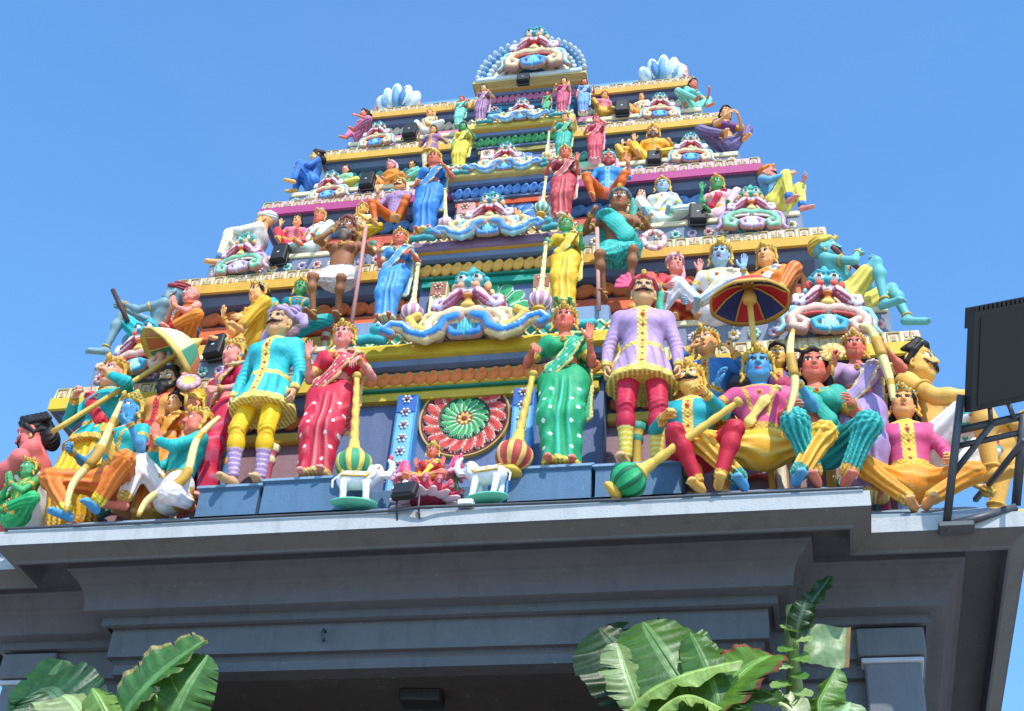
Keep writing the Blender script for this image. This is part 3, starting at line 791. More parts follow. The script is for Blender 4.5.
def vest(c1, trim='gold', name='bodice'):
    """close fitting painted bodice with belt"""
    def f(x):
        c = Clay(); at = x['at']; fl = (x['fw'], .74)
        c.cap(at(0, 0, .08), at(0, .01, .2), .14, .13, 'c', .05, fl); c.cap(at(0, .01, .2), at(0, .01, .34), .134, .17 * x['wd'], 'c', .05, fl); c.cap(at(-.085, 0, .395), at(.085, 0, .395), .118 * x['wd'], .118 * x['wd'], 'c', .05, fl)
        if not x['female']:
            for q in (-1, 1): c.ell(at(q * .075, .09, .365), (.08, .056, .062), 'c', .03)
        if x['female']:
            for q in (-1, 1): c.ell(at(q * .07, .1, .335), .073, 'c', .03)
        for q in (-1, 1):
            S, E, W, arm = x['J'][q]; c.ell(S, .078 * x['thick'], 'c', .04); c.cap(S, S + (E - S) * .4, .068 * x['thick'], .062 * x['thick'], 'c', .03)
        def paint(V, cols):
            tr = col(trim); u, fwd, z = loc_c(x, V)
            cols[(np.abs(z - .12) < .03) & (np.abs(u) < .18)] = tr; cols[(np.abs(np.abs(u) - .075 - .25 * (z - .3)) < .014) & (fwd > .03) & (z > .2)] = tr; cols[(np.abs(u) < .1) & (z > .47)] = tr
            for q in (-1, 1):
                S, E, W, arm = x['J'][q]; t, r = seg_t(V, S, E); cols[(np.abs(t - .38) < .07) & (r < .085)] = tr
        dress(x, c, name, {'c': c1}, paint, trim=trim)
    return f
# ---------------------------------------------------------------- world, sun, camera
ZL = 6.5144; XC = .07
sc = bpy.context.scene
SUN_EL, SUN_AZ = math.radians(50), math.radians(27)       # azimuth east of the facade normal
sdir = Vector((math.sin(SUN_AZ) * math.cos(SUN_EL), -math.cos(SUN_AZ) * math.cos(SUN_EL), math.sin(SUN_EL)))
w = bpy.data.worlds.new('World'); sc.world = w; w.use_nodes = True
bg = w.node_tree.nodes['Background']
sky = w.node_tree.nodes.new('ShaderNodeTexSky'); sky.sky_type = 'NISHITA'; sky.sun_disc = False
sky.sun_elevation = SUN_EL; sky.sun_rotation = PI - SUN_AZ
sky.air_density = 1.35; sky.dust_density = .6; sky.ozone_density = 2.2; sky.altitude = 10
tint = mix(w.node_tree, sky.outputs[0], (.98, 1.56, 2.02), 1.0, 'MULTIPLY'); tc_ = w.node_tree.nodes.new('ShaderNodeTexCoord'); mp_ = w.node_tree.nodes.new('ShaderNodeMapping'); mp_.inputs['Scale'].default_value = (1.6, 1.6, 4); w.node_tree.links.new(tc_.outputs['Generated'], mp_.inputs['Vector'])
haze = ramp(w.node_tree, noise(w.node_tree, 2.2, 6, .6, mp_.outputs['Vector']), .45, .8, c1=(.04, .04, .04))          # thin high haze
tint = mix(w.node_tree, tint, (4.2, 5.0, 5.8), haze); w.node_tree.links.new(tint, bg.inputs['Color']); bg.inputs['Strength'].default_value = .15
sl = bpy.data.lights.new('sun', 'SUN'); sl.energy = 5.0; sl.angle = math.radians(.53); sl.color = (1, .945, .85)
so = bpy.data.objects.new('sun', sl); C.objects.link(so); so.rotation_euler = (-sdir).to_track_quat('-Z', 'Y').to_euler(); so.location = sdir * 40
F = Vector((-0.19393516, 0.76894505, 0.60919017)); roll = 0.0835995
cam = bpy.data.objects.new('camera', bpy.data.cameras.new('camera')); C.objects.link(cam); sc.camera = cam
r0 = F.cross(Vector((0, 0, 1))).normalized(); u0 = r0.cross(F)
Rv = r0 * math.cos(roll) + u0 * math.sin(roll); Uv = -r0 * math.sin(roll) + u0 * math.cos(roll)
cam.matrix_world = Matrix.Translation((2.6416, -7.9671, 1.6)) @ Matrix((Rv, Uv, -F)).transposed().to_4x4()
cam.data.sensor_width = 36; cam.data.lens = 1437.746 / 1024 * 36; cam.data.clip_end = 3000; cam.data.clip_start = .05
sc.view_settings.view_transform = 'Standard'; sc.view_settings.look = 'None'; sc.view_settings.exposure = 0
sc.cycles.use_denoising = True; sc.cycles.max_bounces = 8
# ---------------------------------------------------------------- ground
mg, nt, b = nodes('paving')
_, p = geo_pos(nt)
br = nt.nodes.new('ShaderNodeTexBrick'); br.inputs['Scale'].default_value = 1.6; br.inputs['Color1'].default_value = (.40, .36, .31, 1); br.inputs['Color2'].default_value = (.45, .41, .35, 1); br.inputs['Mortar'].default_value = (.2, .19, .18, 1); br.inputs['Mortar Size'].default_value = .012
nt.links.new(p, br.inputs['Vector']); nt.links.new(mix(nt, br.outputs['Color'], (.8, .78, .75), noise(nt, .7, 5, .6, p), 'MULTIPLY'), b.inputs['Base Color']); b.inputs['Roughness'].default_value = .85
g = MB(); g.add([(-600, -600, 0), (600, -600, 0), (600, 600, 0), (-600, 600, 0)], [[0, 1, 2, 3]], 'lgrey')
tag(g.build('ground', mg), None, None, None, 'structure')
# ---------------------------------------------------------------- gateway building below
W0, D0, W1 = 3.036, .335, 4.02
gate = thing('gateway', 'dark grey gateway block with stepped mouldings under the painted tower', 'gateway', (0, 0, ZL))
plan = [(-W1, 7), (-W1, D0), (-W0, D0), (-W0, 0), (W0, 0), (W0, D0), (W1, D0), (W1, 7)]
GR, GL, GD = '54525a', '5d6068', '413f44'
m = MB(); m.sweep(plan, [(-1.2, .1), (-.035, .135), (-.03, .118), (0, .112), (0, .0), (-.018, -.006), (-.115, -.068), (-.12, -.085), (-.14, -.085), (-.15, .05), (-.42, .05)], cols=[GL, GL, GL, 'a2a4a6', GR, '544f4d', '544f4d', GR, GR, GD])
m.build('ledge_slab', M_WALL, gate)
prof = [(-.38, .06), (-.38, .01)] + [(-.395 - .05 * (.5 - .5 * math.cos(t * PI)) - .03 * t, .01 - .1 * t) for t in [i / 8 for i in range(1, 9)]] + [(-.485 - .035 * math.sin(t * PI / 2), -.09 - .17 * t) for t in [i / 8 for i in range(1, 9)]] + [(-.6, -.265)]
m = MB(); m.sweep(plan, prof, cols=GR)
m.build('curved_moulding', M_WALL, gate)
m = MB(); m.sweep(plan, [(-.55, -.262), (-.625, -.268), (-.625, -.33), (-.66, -.335)], cols='4c4e55'); m.build('fillet', M_WALL, gate)
def bay(x0, x1, y, z0, z1, c, d=.3, bv=.008): 
    return MB().box(x0, x1, y, y + d, z0, z1, c, bv)
m = MB(); m.sweep(plan, [(-.64, -.30), (-.695, -.332), (-.695, -.545), (-.73, -.55), (-.73, -.58), (-.745, -.585), (-.745, -.66), (-1.3, -.66)], cols=[GD, '54575e', GD, GD, GL, '505259', GD]); m.build('frieze', M_WALL, gate)
XR = W0 - .745
m = MB()
for a_, b_ in ((-W1 + .78, -XR + .1), (XR - .1, W1 - .78)): MB().box(a_, b_, D0 + .8, 6.5, -ZL, -.6, GL).build('side_wall', M_WALL, gate)
m = MB(); m.box(-XR + .1, XR - .1, 2.6, 2.8, -ZL, -.655, '2e2928'); m.box(-XR - .02, XR + .02, .9, 2.9, -.664, -.2, '332e2d'); m.build('doorway_recess', M_WALL, gate)
for s in (-1, 1):
    xa = s * (W1 - .78 - .30); q = MB(); q.box(min(xa, xa + s * .36), max(xa, xa + s * .36), D0 + .66, D0 + 1.3, -ZL, -.56, GL, .012)
    pil = q.build('pilaster', M_WALL, gate)
    q = MB(); q.box(min(xa - s * .04, xa + s * .40), max(xa - s * .04, xa + s * .4), D0 + .62, D0 + 1.3, -.555, -.36, '565960', .01); q.build('capital', M_WALL, pil)
    q = MB(); q.box(min(xa - s * .02, xa + s * .38), max(xa - s * .02, xa + s * .38), D0 + .64, D0 + 1.3, -.60, -.565, 'a4aab4', .006); q.build('collar', M_WALL, pil)
for x, in ((-.72,), (1.62,)):
    q = MB(); q.tube([(x, .70, -.40), (x, .66, -.40), (x, .645, -.43), (x + .01, .65, -.47), (x + .005, .68, -.475)], .011, 'dgrey', 6); q.build('iron_hook', M_STEEL, gate)
# ---------------------------------------------------------------- the tower
tow = thing('temple_tower', 'steep stepped temple tower painted in yellow, blue, magenta and teal bands', 'tower', (0, 0, ZL))
TW = [3.579, 2.969, 2.446, 2.083, 1.81]; TY = [.876, 1.284, 1.571, 1.895, 2.126]; TZ = [2.088, 3.601, 4.798, 5.808, 6.637]
CW = [1.2, .78, .64, .56, .58]; CY = [.74, 1.14, 1.43, 1.76, 1.98]
YB = 5.4
NAVY, MID = '526080', '6a80a8'
# sloping blue foot of the tower with plinths
m = MB(); plan2 = [(-W1 + .06, 6), (-W1 + .06, D0 + .05), (-W0 + .04, D0 + .05), (-W0 + .04, .05), (W0 - .04, .05), (W0 - .04, D0 + .05), (W1 - .06, D0 + .05), (W1 - .06, 6)]
m.sweep(plan2, [(0, .1), (0, .16), (-.05, .19), (-.27, .36), (-.29, .365), (-1.2, .37)], cols=['7a8894', '8a9cac', '6a86a0', '6a86a0', '5a7590']); m.build('sloping_foot', M_PAINT, tow)
def plinth(x0, x1, y0, y1, z0, z1, c='41607e'):
    q = MB(); q.sweep([(x0, y1), (x0, y0), (x1, y0), (x1, y1)], [(.03, z0), (.0, z0 + .02), (0, z1 - .035), (.022, z1 - .02), (.022, z1), (-.1, z1)], cols=[c, c, c, '6f8ca6', '6f8ca6'])
    q.add([(x0 - .02, y0 - .02, z1 - .001), (x1 + .02, y0 - .02, z1 - .001), (x1 + .02, y1, z1 - .001), (x0 - .02, y1, z1 - .001)], [[0, 1, 2, 3]], '6f8ca6'); q.build('plinth', M_PAINT, tow)
for x0, x1, zt_ in ((-1.68, -1.22, .568), (-1.19, -.50, .60), (.62, 1.2, .588), (1.23, 1.82, .575)): plinth(x0, x1, .25, 1.0, .3, zt_)
q = MB(); q.box(-.48, .56, .33, 1.0, .36, .52, '41607e', .012); q.build('plinth', M_PAINT, tow)
def petals(path, z, r, step, colr, name='petal_row', squash=1.15):
    """a row of overlapping rounded petals along an axis aligned path; crest lighter than the root"""
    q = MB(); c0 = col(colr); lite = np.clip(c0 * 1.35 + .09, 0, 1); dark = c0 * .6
    for (ax, ay), (bx_, by_) in zip(path[:-1], path[1:]):
        d = Vector((bx_ - ax, by_ - ay, 0)); L = d.length; d.normalize(); o = Vector((d.y, -d.x, 0)); k = max(1, round(L / step))
        for i in range(k):
            c = Vector((ax, ay, z)) + d * (L * (i + .5) / k); e = L / k * .5; P = []; ns = 12
            for a in range(6):
                th = a / 5 * PI / 2; row = []
                for j in range(ns):
                    t = 2 * PI * j / ns; up_ = math.sin(t); rx = e * 1.18 * math.cos(t) * (1 if up_ < 0 else 1 - .15 * up_)
                    row.append(c + d * (rx * math.cos(th) + .35 * e * math.sin(th) + .22 * e * up_) + Vector((0, 0, 1)) * (up_ * r * squash * math.cos(th) + .2 * r * math.sin(th)) + o * (r * .8 * math.sin(th) + .012 * up_ + .004 * (i % 2)))
                P.append(row)
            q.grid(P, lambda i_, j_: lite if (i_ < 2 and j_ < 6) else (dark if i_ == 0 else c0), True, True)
    return q.build(name, M_PAINT, tow)
def motif_band(parent, path, z, hh, step, c0, c1, c2, tilt=.0):
    q = MB()
    for (ax, ay), (bx_, by_) in zip(path[:-1], path[1:]):
        d = Vector((bx_ - ax, by_ - ay, 0)); L = d.length; d.normalize(); o = Vector((d.y, -d.x, 0)); k = max(1, int(L / step))
        for i in range(k):
            c = Vector((ax, ay, z)) + d * (L * (i + .5) / k); e = L / k * .5
            def bar(u0, u1, v0, v1, t, cc):
                M = Matrix((d, o, Vector((0, 0, 1)))).transposed().to_4x4(); M.translation = c + d * (e * (u0 + u1) / 2) + Vector((0, 0, hh * (v0 + v1) / 2))
                q.obox(M, abs(e * (u1 - u0) / 2), t, abs(hh * (v1 - v0) / 2), cc)
            if i % 3 < 2:
                bar(-.78, -.62, -.42, .36, .008, c1); bar(.62, .78, -.42, .36, .008, c1); bar(-.78, .78, .3, .42, .0082, c1)
                bar(-.38, .38, -.42, .14, .007, c2); bar(-.2, .2, -.42, -.02, .0095, c1)
            else:
                bar(-.8, .8, -.42, -.28, .008, c1); bar(-.1, .1, -.28, .4, .008, c1); bar(-.72, -.3, -.1, .36, .007, c2); bar(.3, .72, -.1, .36, .007, c2)
    q.build('motif_band', M_PAINT, parent)
EDGE = ['e6bc30', 'e0a434', 'b43c78', 'e0aa3c', 'dca440']; BAND = ['e4d8a4', 'e2d6b0', 'dfb8c8', 'e8dcb8', 'e2d2b0']
CEDGE = ['e6c430', '8c6f92', 'e6d070', 'e6c858', 'e4cc88']
PET = ['ec7038', 'ec7038', '5f96d4', '5fb0a4', 'e0d8bc']; CPET = ['f07838', 'f0a848', '4f86d0', '3f9a58', 'c86a94']
BEAM = ['c8482c', 'c8482c', '3a5078', '32506a', '3a5078']; CBEAM = ['d8b030', '14967c', 'd0481e', '9a8a3c', '3a86a8']
for k in range(5):
    wk, yk, zt, cw, cy = TW[k], TY[k], TZ[k], CW[k], CY[k]
    zb = .36 if k == 0 else TZ[k - 1]; sh = 1 - .09 * k
    wx, wy = wk - .3 * sh, yk + .3 * sh
    # storey body
    q = MB(); q.sweep([(-wx, YB), (-wx, wy), (wx, wy), (wx, YB)], [(0, zb - .05), (0, zt - .05)], cols='8a6a74' if k == 0 else NAVY)
    q.box(XC - cw + .12, XC + cw - .12, cy + .22 * sh, wy + .3, zb - .05, zt - .05, '55648a')
    if k == 0: q.box(-wx - .004, wx + .004, wy - .004, wy + .05, zt - .52, zt - .02, NAVY)
    q.build('storey_wall', M_PAINT, tow)
    # cornice slab
    T = .115 * sh; path = [(-wk, YB), (-wk, yk), (wk, yk), (wk, YB)]
    q = MB(); q.sweep(path, [(-.6, zt - .01), (-.05 * sh, zt), (-.022, zt - .004), (-.014, zt - T), (0, zt - T - .004), (0, zt - 2.0 * T), (-.02, zt - 2.1 * T), (-.3 * sh, zt - 2.0 * T)], cols=[BAND[k], BAND[k], BAND[k], EDGE[k], EDGE[k], EDGE[k], NAVY])
    q.sweep(path, [(-.06, zt - 2.02 * T), (-.14 * sh, zt - 2.6 * T), (-.3 * sh, zt - 2.6 * T)], cols=MID)
    cor = q.build('cornice', M_PAINT, tow)
    motif_band(cor, [(-wk + .02, yk + 1.2), (-wk + .02, yk + .017)], zt - T * .5, T * .95, .125 * sh, BAND[k], 'b09a5a', 'e0b4a4')
    motif_band(cor, [(-wk + .02, yk + .017), (XC - cw, yk + .017)], zt - T * .5, T * .95, .125 * sh, BAND[k], 'b09a5a', 'e0b4a4')
    motif_band(cor, [(XC + cw, yk + .017), (wk - .02, yk + .017)], zt - T * .5, T * .95, .125 * sh, BAND[k], 'b09a5a', 'e0b4a4')
    motif_band(cor, [(wk - .017, yk + .02), (wk - .017, yk + 1.2)], zt - T * .5, T * .95, .125 * sh, BAND[k], 'b09a5a', 'e0b4a4')
    # petals and beam under the outer cornice
    rz = zt - (2.9 if k == 0 else 3.3) * T
    pr_, ps_ = (.066 * sh, .125 * sh) if k in (0, 3, 4) else (.066 * sh, .19 * sh)
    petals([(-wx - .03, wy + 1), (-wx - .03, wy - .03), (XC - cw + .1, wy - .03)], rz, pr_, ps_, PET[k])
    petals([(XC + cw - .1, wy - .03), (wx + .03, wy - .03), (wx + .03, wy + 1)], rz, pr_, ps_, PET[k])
    for a, b in ((-wx, XC - cw + .1), (XC + cw - .1, wx)):
        q = MB(); q.box(a - .02, b + .02, wy - .06, wy + .02, rz - (.2 if k == 0 else .28) * sh, rz - .11 * sh, ['e0b040', 'e8643a', 'd85a4a', '3f9a7a', 'd87aa0'][k], .012)
        if k: q.box(a - .02, b + .02, wy - .035, wy + .02, rz - .46 * sh, rz - .30 * sh, ['7a86a0', 'e0b048', '3f9a8a', 'd8b050', '5a8ac0'][k], .012)
        q.build('beam', M_PAINT, tow)
    for s_ in (-1, 1):
        xs = []; x = XC + s_ * (cw + .12)
        while abs(x - XC) < wx - .12: xs.append(x); x += s_ * .36 * sh
        for i, x in enumerate(xs):
            ca, cb = (('d8b040', '2f8a7a'), ('c8506a', 'e8d8a8'), ('4f8fc0', 'e0a050'), ('e0d4b0', 'b84a3a'))[(i + k) % 4]
            zb_ = (zb + .02) if k == 0 else zb + [.36, .33, .24, .24][k - 1] - .02; zt_ = rz - .22 * sh; r_ = .042 * sh
            q = MB(); M = Matrix.Translation((x, wy - .02, 0))
            q.lathe([(r_ * 1.5, zb_), (r_ * 1.5, zb_ + .04), (r_, zb_ + .06), (r_ * .85, zt_ - .16 * sh), (r_ * 1.25, zt_ - .13 * sh), (r_ * .9, zt_ - .10 * sh), (r_ * 1.3, zt_ - .06 * sh), (r_ * 1.9, zt_ - .01)], ca, 12, M, lambda i_, j_: cb if i_ in (3, 4, 6) else ca); q.build('column', M_PAINT, tow)
        for i in range(0, len(xs) - 1, 2):
            xa = (xs[i] + xs[i + 1]) / 2; zb_ = (zb + .02) if k == 0 else zb + [.36, .33, .24, .24][k - 1] - .02; hz = max(.12, (rz - .25 * sh) - zb_); rr = .115 * sh; q = MB()
            A_ = [PI * t / 12 for t in range(13)]
            q.grid([[(xa - math.cos(a) * (rr + dr), wy - dy, zb_ + hz * .45 + math.sin(a) * (rr + dr)) for a in A_] for dr, dy in ((.0, .0), (.0, .03), (.03, .04), (.03, 0))], ['e0b048', 'c84a3a', '3f9a8a', 'd87a9a'][(i // 2 + k) % 4], False, True)
            for sx in (-1, 1): q.box(xa + sx * (rr + .015) - .016, xa + sx * (rr + .015) + .016, wy - .038, wy + .01, zb_, zb_ + hz * .45, ['e0b048', 'c84a3a', '3f9a8a', 'd87a9a'][(i // 2 + k) % 4], .004)
            q.build('niche_arch', M_PAINT, tow)
    # projecting centre bay
    zc = zt + [.11, .07, .05, .03, .03][k]; TT = T * .84; pc = [(XC - cw, yk + .25), (XC - cw, cy), (XC + cw, cy), (XC + cw, yk + .25)]
    q = MB(); q.sweep(pc, [(-.5, zc), (-.03, zc + .004), (-.012, zc - T * .25), (0, zc - T * .28), (0, zc - 1.25 * TT), (-.02, zc - 1.35 * TT), (-.06, zc - 1.4 * TT), (-.062, zc - 2.0 * TT), (-.12 * sh, zc - 2.1 * TT), (-.4, zc - 2.1 * TT)], cols=[CEDGE[k]] * 5 + [EDGE[k] if k != 2 else 'd8c06a', MID, MID, NAVY])
    q.build('cornice', M_PAINT, tow)
    b_ = .14 * sh
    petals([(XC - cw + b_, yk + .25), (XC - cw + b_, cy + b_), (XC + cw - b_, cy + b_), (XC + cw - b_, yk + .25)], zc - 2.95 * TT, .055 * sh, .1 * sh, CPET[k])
    q = MB(); x0, x1, y0 = XC - cw + b_ + .02, XC + cw - b_ - .02, cy + b_ + .03
    q.sweep([(x0, yk + .4), (x0, y0), (x1, y0), (x1, yk + .4)], [(.02, zc - 3.5 * TT), (.02, zc - 3.8 * TT), (-.01, zc - 3.85 * TT), (0.005, zc - 4.1 * TT), (.005, zc - 4.75 * TT), (-.1, zc - 4.8 * TT)], cols=['1c7a60' if k in (0, 1) else MID, '1c7a60' if k in (0, 1) else MID, CBEAM[k], CBEAM[k], CBEAM[k]]); q.build('beam', M_PAINT, tow)
    # pilasters beside the centre niche
    ph = zc - 4.75 * TT; pw = (.085, .075, .085, .07, .07)[k]; px_ = (.47, .46, .39, .33, .36)[k]; pz0 = zb + (.14 if k == 0 else .2 * sh)
    PC = ['3f86c8', 'e8cf8a', 'e4c4c0', 'd86a58', '5ab4b8'][k]; PT = ['2a5aa8', '9a5a4a', 'c88a84', 'e6dccb', '3a7ab0'][k]
    for s in (-1, 1):
        x = XC + s * px_; q = MB(); q.box(x - pw, x + pw, cy + .1 * sh, cy + .3 * sh, pz0, ph, PC, .006)
        pil = q.build('pilaster', M_PAINT, tow)
        q = MB(); q.box(x - pw + .006, x + pw - .006, cy + .1 * sh - .006, cy + .12, ph - .17 * sh, ph - .01, PT, .003)
        q.box(x - pw + .018, x + pw - .018, cy + .1 * sh - .005, cy + .12, pz0 + .03, ph - .19 * sh, ['6fb4dc', 'f0dfae', 'efdcd8', 'e4e0d4', '8ad0cc'][k], .003)
        n = max(2, int((ph - .2 * sh - pz0) / .105))
        for i in range(n + 1):
            zc_ = pz0 + .08 + (ph - .05 - pz0 - .08) * i / n
            M = Matrix.Translation((x, cy + .1 * sh - .012, zc_)) @ Matrix.Rotation(PI / 2, 4, 'X')
            q.lathe([(.001, .012), (.014, .012), (.016, .004)], 'a04a78' if k == 0 else 'c06a5a', 8, M)
            for j in range(6):
                a = j * PI / 3; Mj = Matrix.Translation((x + math.cos(a) * .03, cy + .1 * sh - .008, zc_ + math.sin(a) * .03)) @ Matrix.Rotation(PI / 2, 4, 'X'); q.lathe([(.001, .008), (.011, .006), (.014, .0)], 'e4ecf0' if k == 0 else 'e6c8a8', 6, Mj)
        q.build('flower_panel', M_PAINT, pil)
    # raised floor blocks the sculptures of the next storey stand on
    if k < 4:
        zf = TZ[k] + [.40, .29, .15, .07][k]; c2 = CW[k]
        q = MB(); q.box(XC - c2 + .08, XC + c2 - .08, cy + .1, cy + .9, zt - .02, zf + .04, '6f86a4', .015); q.box(-wk + .2, wk - .2, yk + .17, yk + .9, zt - .02, zt + [.36, .33, .24, .24][k], '6a7488', .015); q.build('floor_step', M_PAINT, tow)
        hs_ = [.36, .33, .24, .24][k]; yf = yk + .17
        for a, b in ((-wk + .22, XC - c2 - .02), (XC + c2 + .02, wk - .22)):
            q = MB(); n = int((b - a) / (.15 * sh)); cs_ = [('e8b8b0', 'b8485a'), ('e8e0c8', 'd89040'), ('a8d4d0', '2f8f8a'), ('d8c0dc', '7a5a90')]
            q.box(a, b, yf - .02, yf + .01, zt + hs_ - .05, zt + hs_ + .006, 'e4d4a8', .008); q.box(a, b, yf - .014, yf + .01, zt + .02, zt + .08, '58a8a0' if k % 2 else 'd88a7a', .008)
            for i in range(n):
                x = a + (b - a) * (i + .5) / n; z = zt + hs_ * .52; r_ = .056 * sh; ca, cb = cs_[(i + k) % 4]
                for jj in range(7):
                    an = jj * 2 * PI / 7; M = Matrix.Translation((x + math.cos(an) * r_ * .62, yf - .004, z + math.sin(an) * r_ * .62)) @ Matrix.Rotation(PI / 2, 4, 'X'); q.lathe([(.001, .02), (r_ * .3, .016), (r_ * .38, 0)], ca, 7, M)
                q.lathe([(.001, .034), (r_ * .28, .028), (r_ * .36, 0)], cb, 8, Matrix.Translation((x, yf - .006, z)) @ Matrix.Rotation(PI / 2, 4, 'X'))
            q.build('rosette_row', M_PAINT, tow)
        # lattice band in front of the floor step
        q = MB(); z0, z1 = zc + .004, zc + .13 * sh; 
        q.box(XC - c2 + .03, XC + c2 - .03, cy + .05, cy + .12, z0, z1, ['2f9a78', 'c8a048', '7ab0a8', '9ab0a0'][k], .012)
        n = int(2 * c2 / (.11 * sh))
        for i in range(n):
            x = XC - c2 + .03 + (i + .5) * (2 * c2 - .06) / n; e = (2 * c2 - .06) / n / 2
            for s in (-1, 1):
                M = Matrix.Translation((x, cy + .047, (z0 + z1) / 2)) @ Matrix.Rotation(s * math.atan2(z1 - z0, 2 * e), 4, 'Y'); q.obox(M, math.hypot(e, (z1 - z0) / 2) * .92, .007 + .0006 * s, .008, 'e4d8ac')
            M = Matrix.Translation((x, cy + .045, (z0 + z1) / 2 )) @ Matrix.Rotation(PI / 2, 4, 'X'); q.lathe([(.001, .012), (.018, .01), (.022, 0)], ['d8a83c', '5a3a3a', 'c85a4a', 'd8a03c'][k], 8, M)
        q.build('lattice_band', M_PAINT, tow)
# round medallion and fans: petals modelled in low relief
def medallion(name, cx, y, cz, R, rings, parent, a0=0., a1=2 * PI, label=None):
    NA, NR = 240, 44; q = MB(); P = []
    def look(r, a):
        for r0, r1, n, ca, cb, edge, tw, hgt in rings:
            if r <= r1:
                if n == 0: return ca, hgt
                t = (r - r0) / (r1 - r0); ph = (a * n / (2 * PI) + tw * t) % 1.0; d = abs(ph - .5) * 2
                lim = math.sqrt(max(0, 1 - max(0, (t - .55) / .45) ** 2)) * .96
                if d > lim: return cb, hgt * .1
                if d > lim - .2: return edge, hgt * .75
                return (ca if (t > .4 or d > .25) else np.clip(col(ca) * .55, 0, 1)), hgt * (1 - .3 * d * d) * (.6 + .4 * t)
        return rings[-1][3], .0
    full = abs(a1 - a0 - 2 * PI) < 1e-3
    for i in range(NR + 1):
        r = i / NR; row = []
        for j in range(NA if full else NA + 1):
            a = a0 + (a1 - a0) * j / NA; c_, hh = look(min(max(r, .001), 1.), a)
            row.append((cx + R * r * math.cos(a), y - R * hh * .35, cz + R * r * math.sin(a)))
        P.append(row)
    P.append([(x, y + .05, z) for x, _, z in P[-1]])
    q.grid(P, lambda i, j: look((min(i, NR - 1) + .5) / NR, a0 + (a1 - a0) * (j + .5) / NA)[0], full, True)
    o = q.build(name, M_PAINT, parent)
    if label: o['label'] = label
    return o
MR = [(0, .06, 0, '8a2a20', None, None, 0, .16), (.06, .15, 8, 'd8b860', '7a2a20', 'c89848', 0, .14), (.15, .19, 0, '8c3430', None, None, 0, .1), (.19, .52, 16, '2f9a4c', '12502c', 'dff0d8', .9, .2), (.52, .56, 0, '18402a', None, None, 0, .05), (.56, .9, 18, 'c83a34', '5a1418', 'ecc0b4', .7, .22), (.9, .96, 0, '5c1a1c', None, None, 0, .12), (.96, 1.0, 0, 'b8954a', None, None, 0, .16)]
medallion("wheel_medallion", .055, .945, 1.545, .37, MR, tow, label='round red and green petalled wheel in the lowest niche')
FG = [(0, .2, 0, '7a3a30', None, None, 0, .1), (.2, .5, 14, 'c8a090', '6a2a22', 'e8d8c8', .0, .12), (.5, 1.0, 14, '2f9a58', '14502c', 'bfe4c0', .0, .16)]
medallion('fan_medallion', XC, 1.345, 2.93, .36, FG, tow)
FB = [(0, .2, 0, 'c86a30', None, None, 0, .1), (.2, .55, 14, 'd8963c', '7a4418', 'f0e0b8', .0, .12), (.55, 1.0, 14, '3f72b8', '1c3464', 'b8d0ec', .0, .16)]
medallion('fan_medallion', XC, 1.60, 4.28, .30, FB, tow)
medallion('fan_medallion', XC, 1.90, 5.27, .22, FB, tow)
# top: barrel roof, its gable ends and the big front arch
q = MB(); z6 = TZ[4]; A = [PI * i / 16 for i in range(17)]
q.grid([[(x, 3.0 - math.cos(a) * .72, z6 - .02 + math.sin(a) * .62) for a in A] for x in (-1.5, 1.5)], '4f86a8', False, True); q.build('barrel_roof', M_PAINT, tow)
for s in (-1, 1):
    c = Clay()
    for dx, y, z, rx, ry, rz_, cl, tl in ((.20, 2.30, .10, .12, .10, .15, 'p1', .5), (.13, 2.26, .15, .10, .10, .19, 'p2', .25), (.03, 2.24, .17, .10, .10, .21, 'p1', .05), (-.08, 2.25, .15, .10, .10, .19, 'p3', -.2), (-.18, 2.28, .10, .10, .10, .15, 'p2', -.45)):
        c.ell((s * (1.52 + dx), y, z6 + z), (rx, ry, rz_), cl, .004, rotm(0, 0, s * tl))
        c.ell((s * (1.52 + dx * 1.12), y - .02, z6 + z * 1.12), (rx * .8, ry, rz_ * 1.02), 'rim', .002, rotm(0, 0, s * tl))
        c.ell((s * (1.52 + dx * 1.02), y - .045, z6 + z * 1.0), (rx * .62, ry * .85, rz_ * .88), cl, .002, rotm(0, 0, s * tl))
    c.chain([(s * 1.86, 2.3, z6 + .0), (s * 1.84, 2.28, z6 + .2), (s * 1.72, 2.26, z6 + .30)], .03, 'red2', .01); c.chain([(s * 1.24, 2.3, z6), (s * 1.26, 2.28, z6 + .18), (s * 1.34, 2.26, z6 + .24)], .028, 'red2', .01)
    V, Q, lab, nm = c.mesh(.012); link('gable_end', np_mesh('gable_end', (V - np.array((s * 1.5, 2.3, z6), f32)) * np.array((.8, .8, .85), f32) + np.array((s * 1.42, 2.25, z6 + .07), f32), Q, lab_cols(lab, nm, {'p1': '5f98c4', 'p2': 'a8c8dc', 'p3': '3f74a8', 'rim': 'e2e8ea', 'red2': 'd07a68'})), tow, M_PAINT)
arc = MB(); ya = 1.93; zc = 6.63
NA = 60
def arch_row(r, y): return [(XC + .03 - math.cos(a) * r, y, zc + math.sin(a) * r * 1.0) for a in [PI * j / NA for j in range(NA + 1)]]
rr = [(.0, ya + .06), (.16, ya + .06), (.17, ya - .0), (.2, ya - .02), (.26, ya - .02), (.27, ya + .02), (.3, ya - .01), (.37, ya - .01), (.38, ya + .03), (.42, ya + .02), (.5, ya + .05), (.5, ya + .2)]
cc = ['3f72a8', '3f72a8', 'e8d9b0', 'e8d9b0', 'c86a40', 'e8b890', 'f0e0c4', 'c88a78', 'e6d8b4', 'b8d4e4', '7aa8cc']
arc.grid([arch_row(r, y) for r, y in rr], lambda i, j: cc[i], False, True)
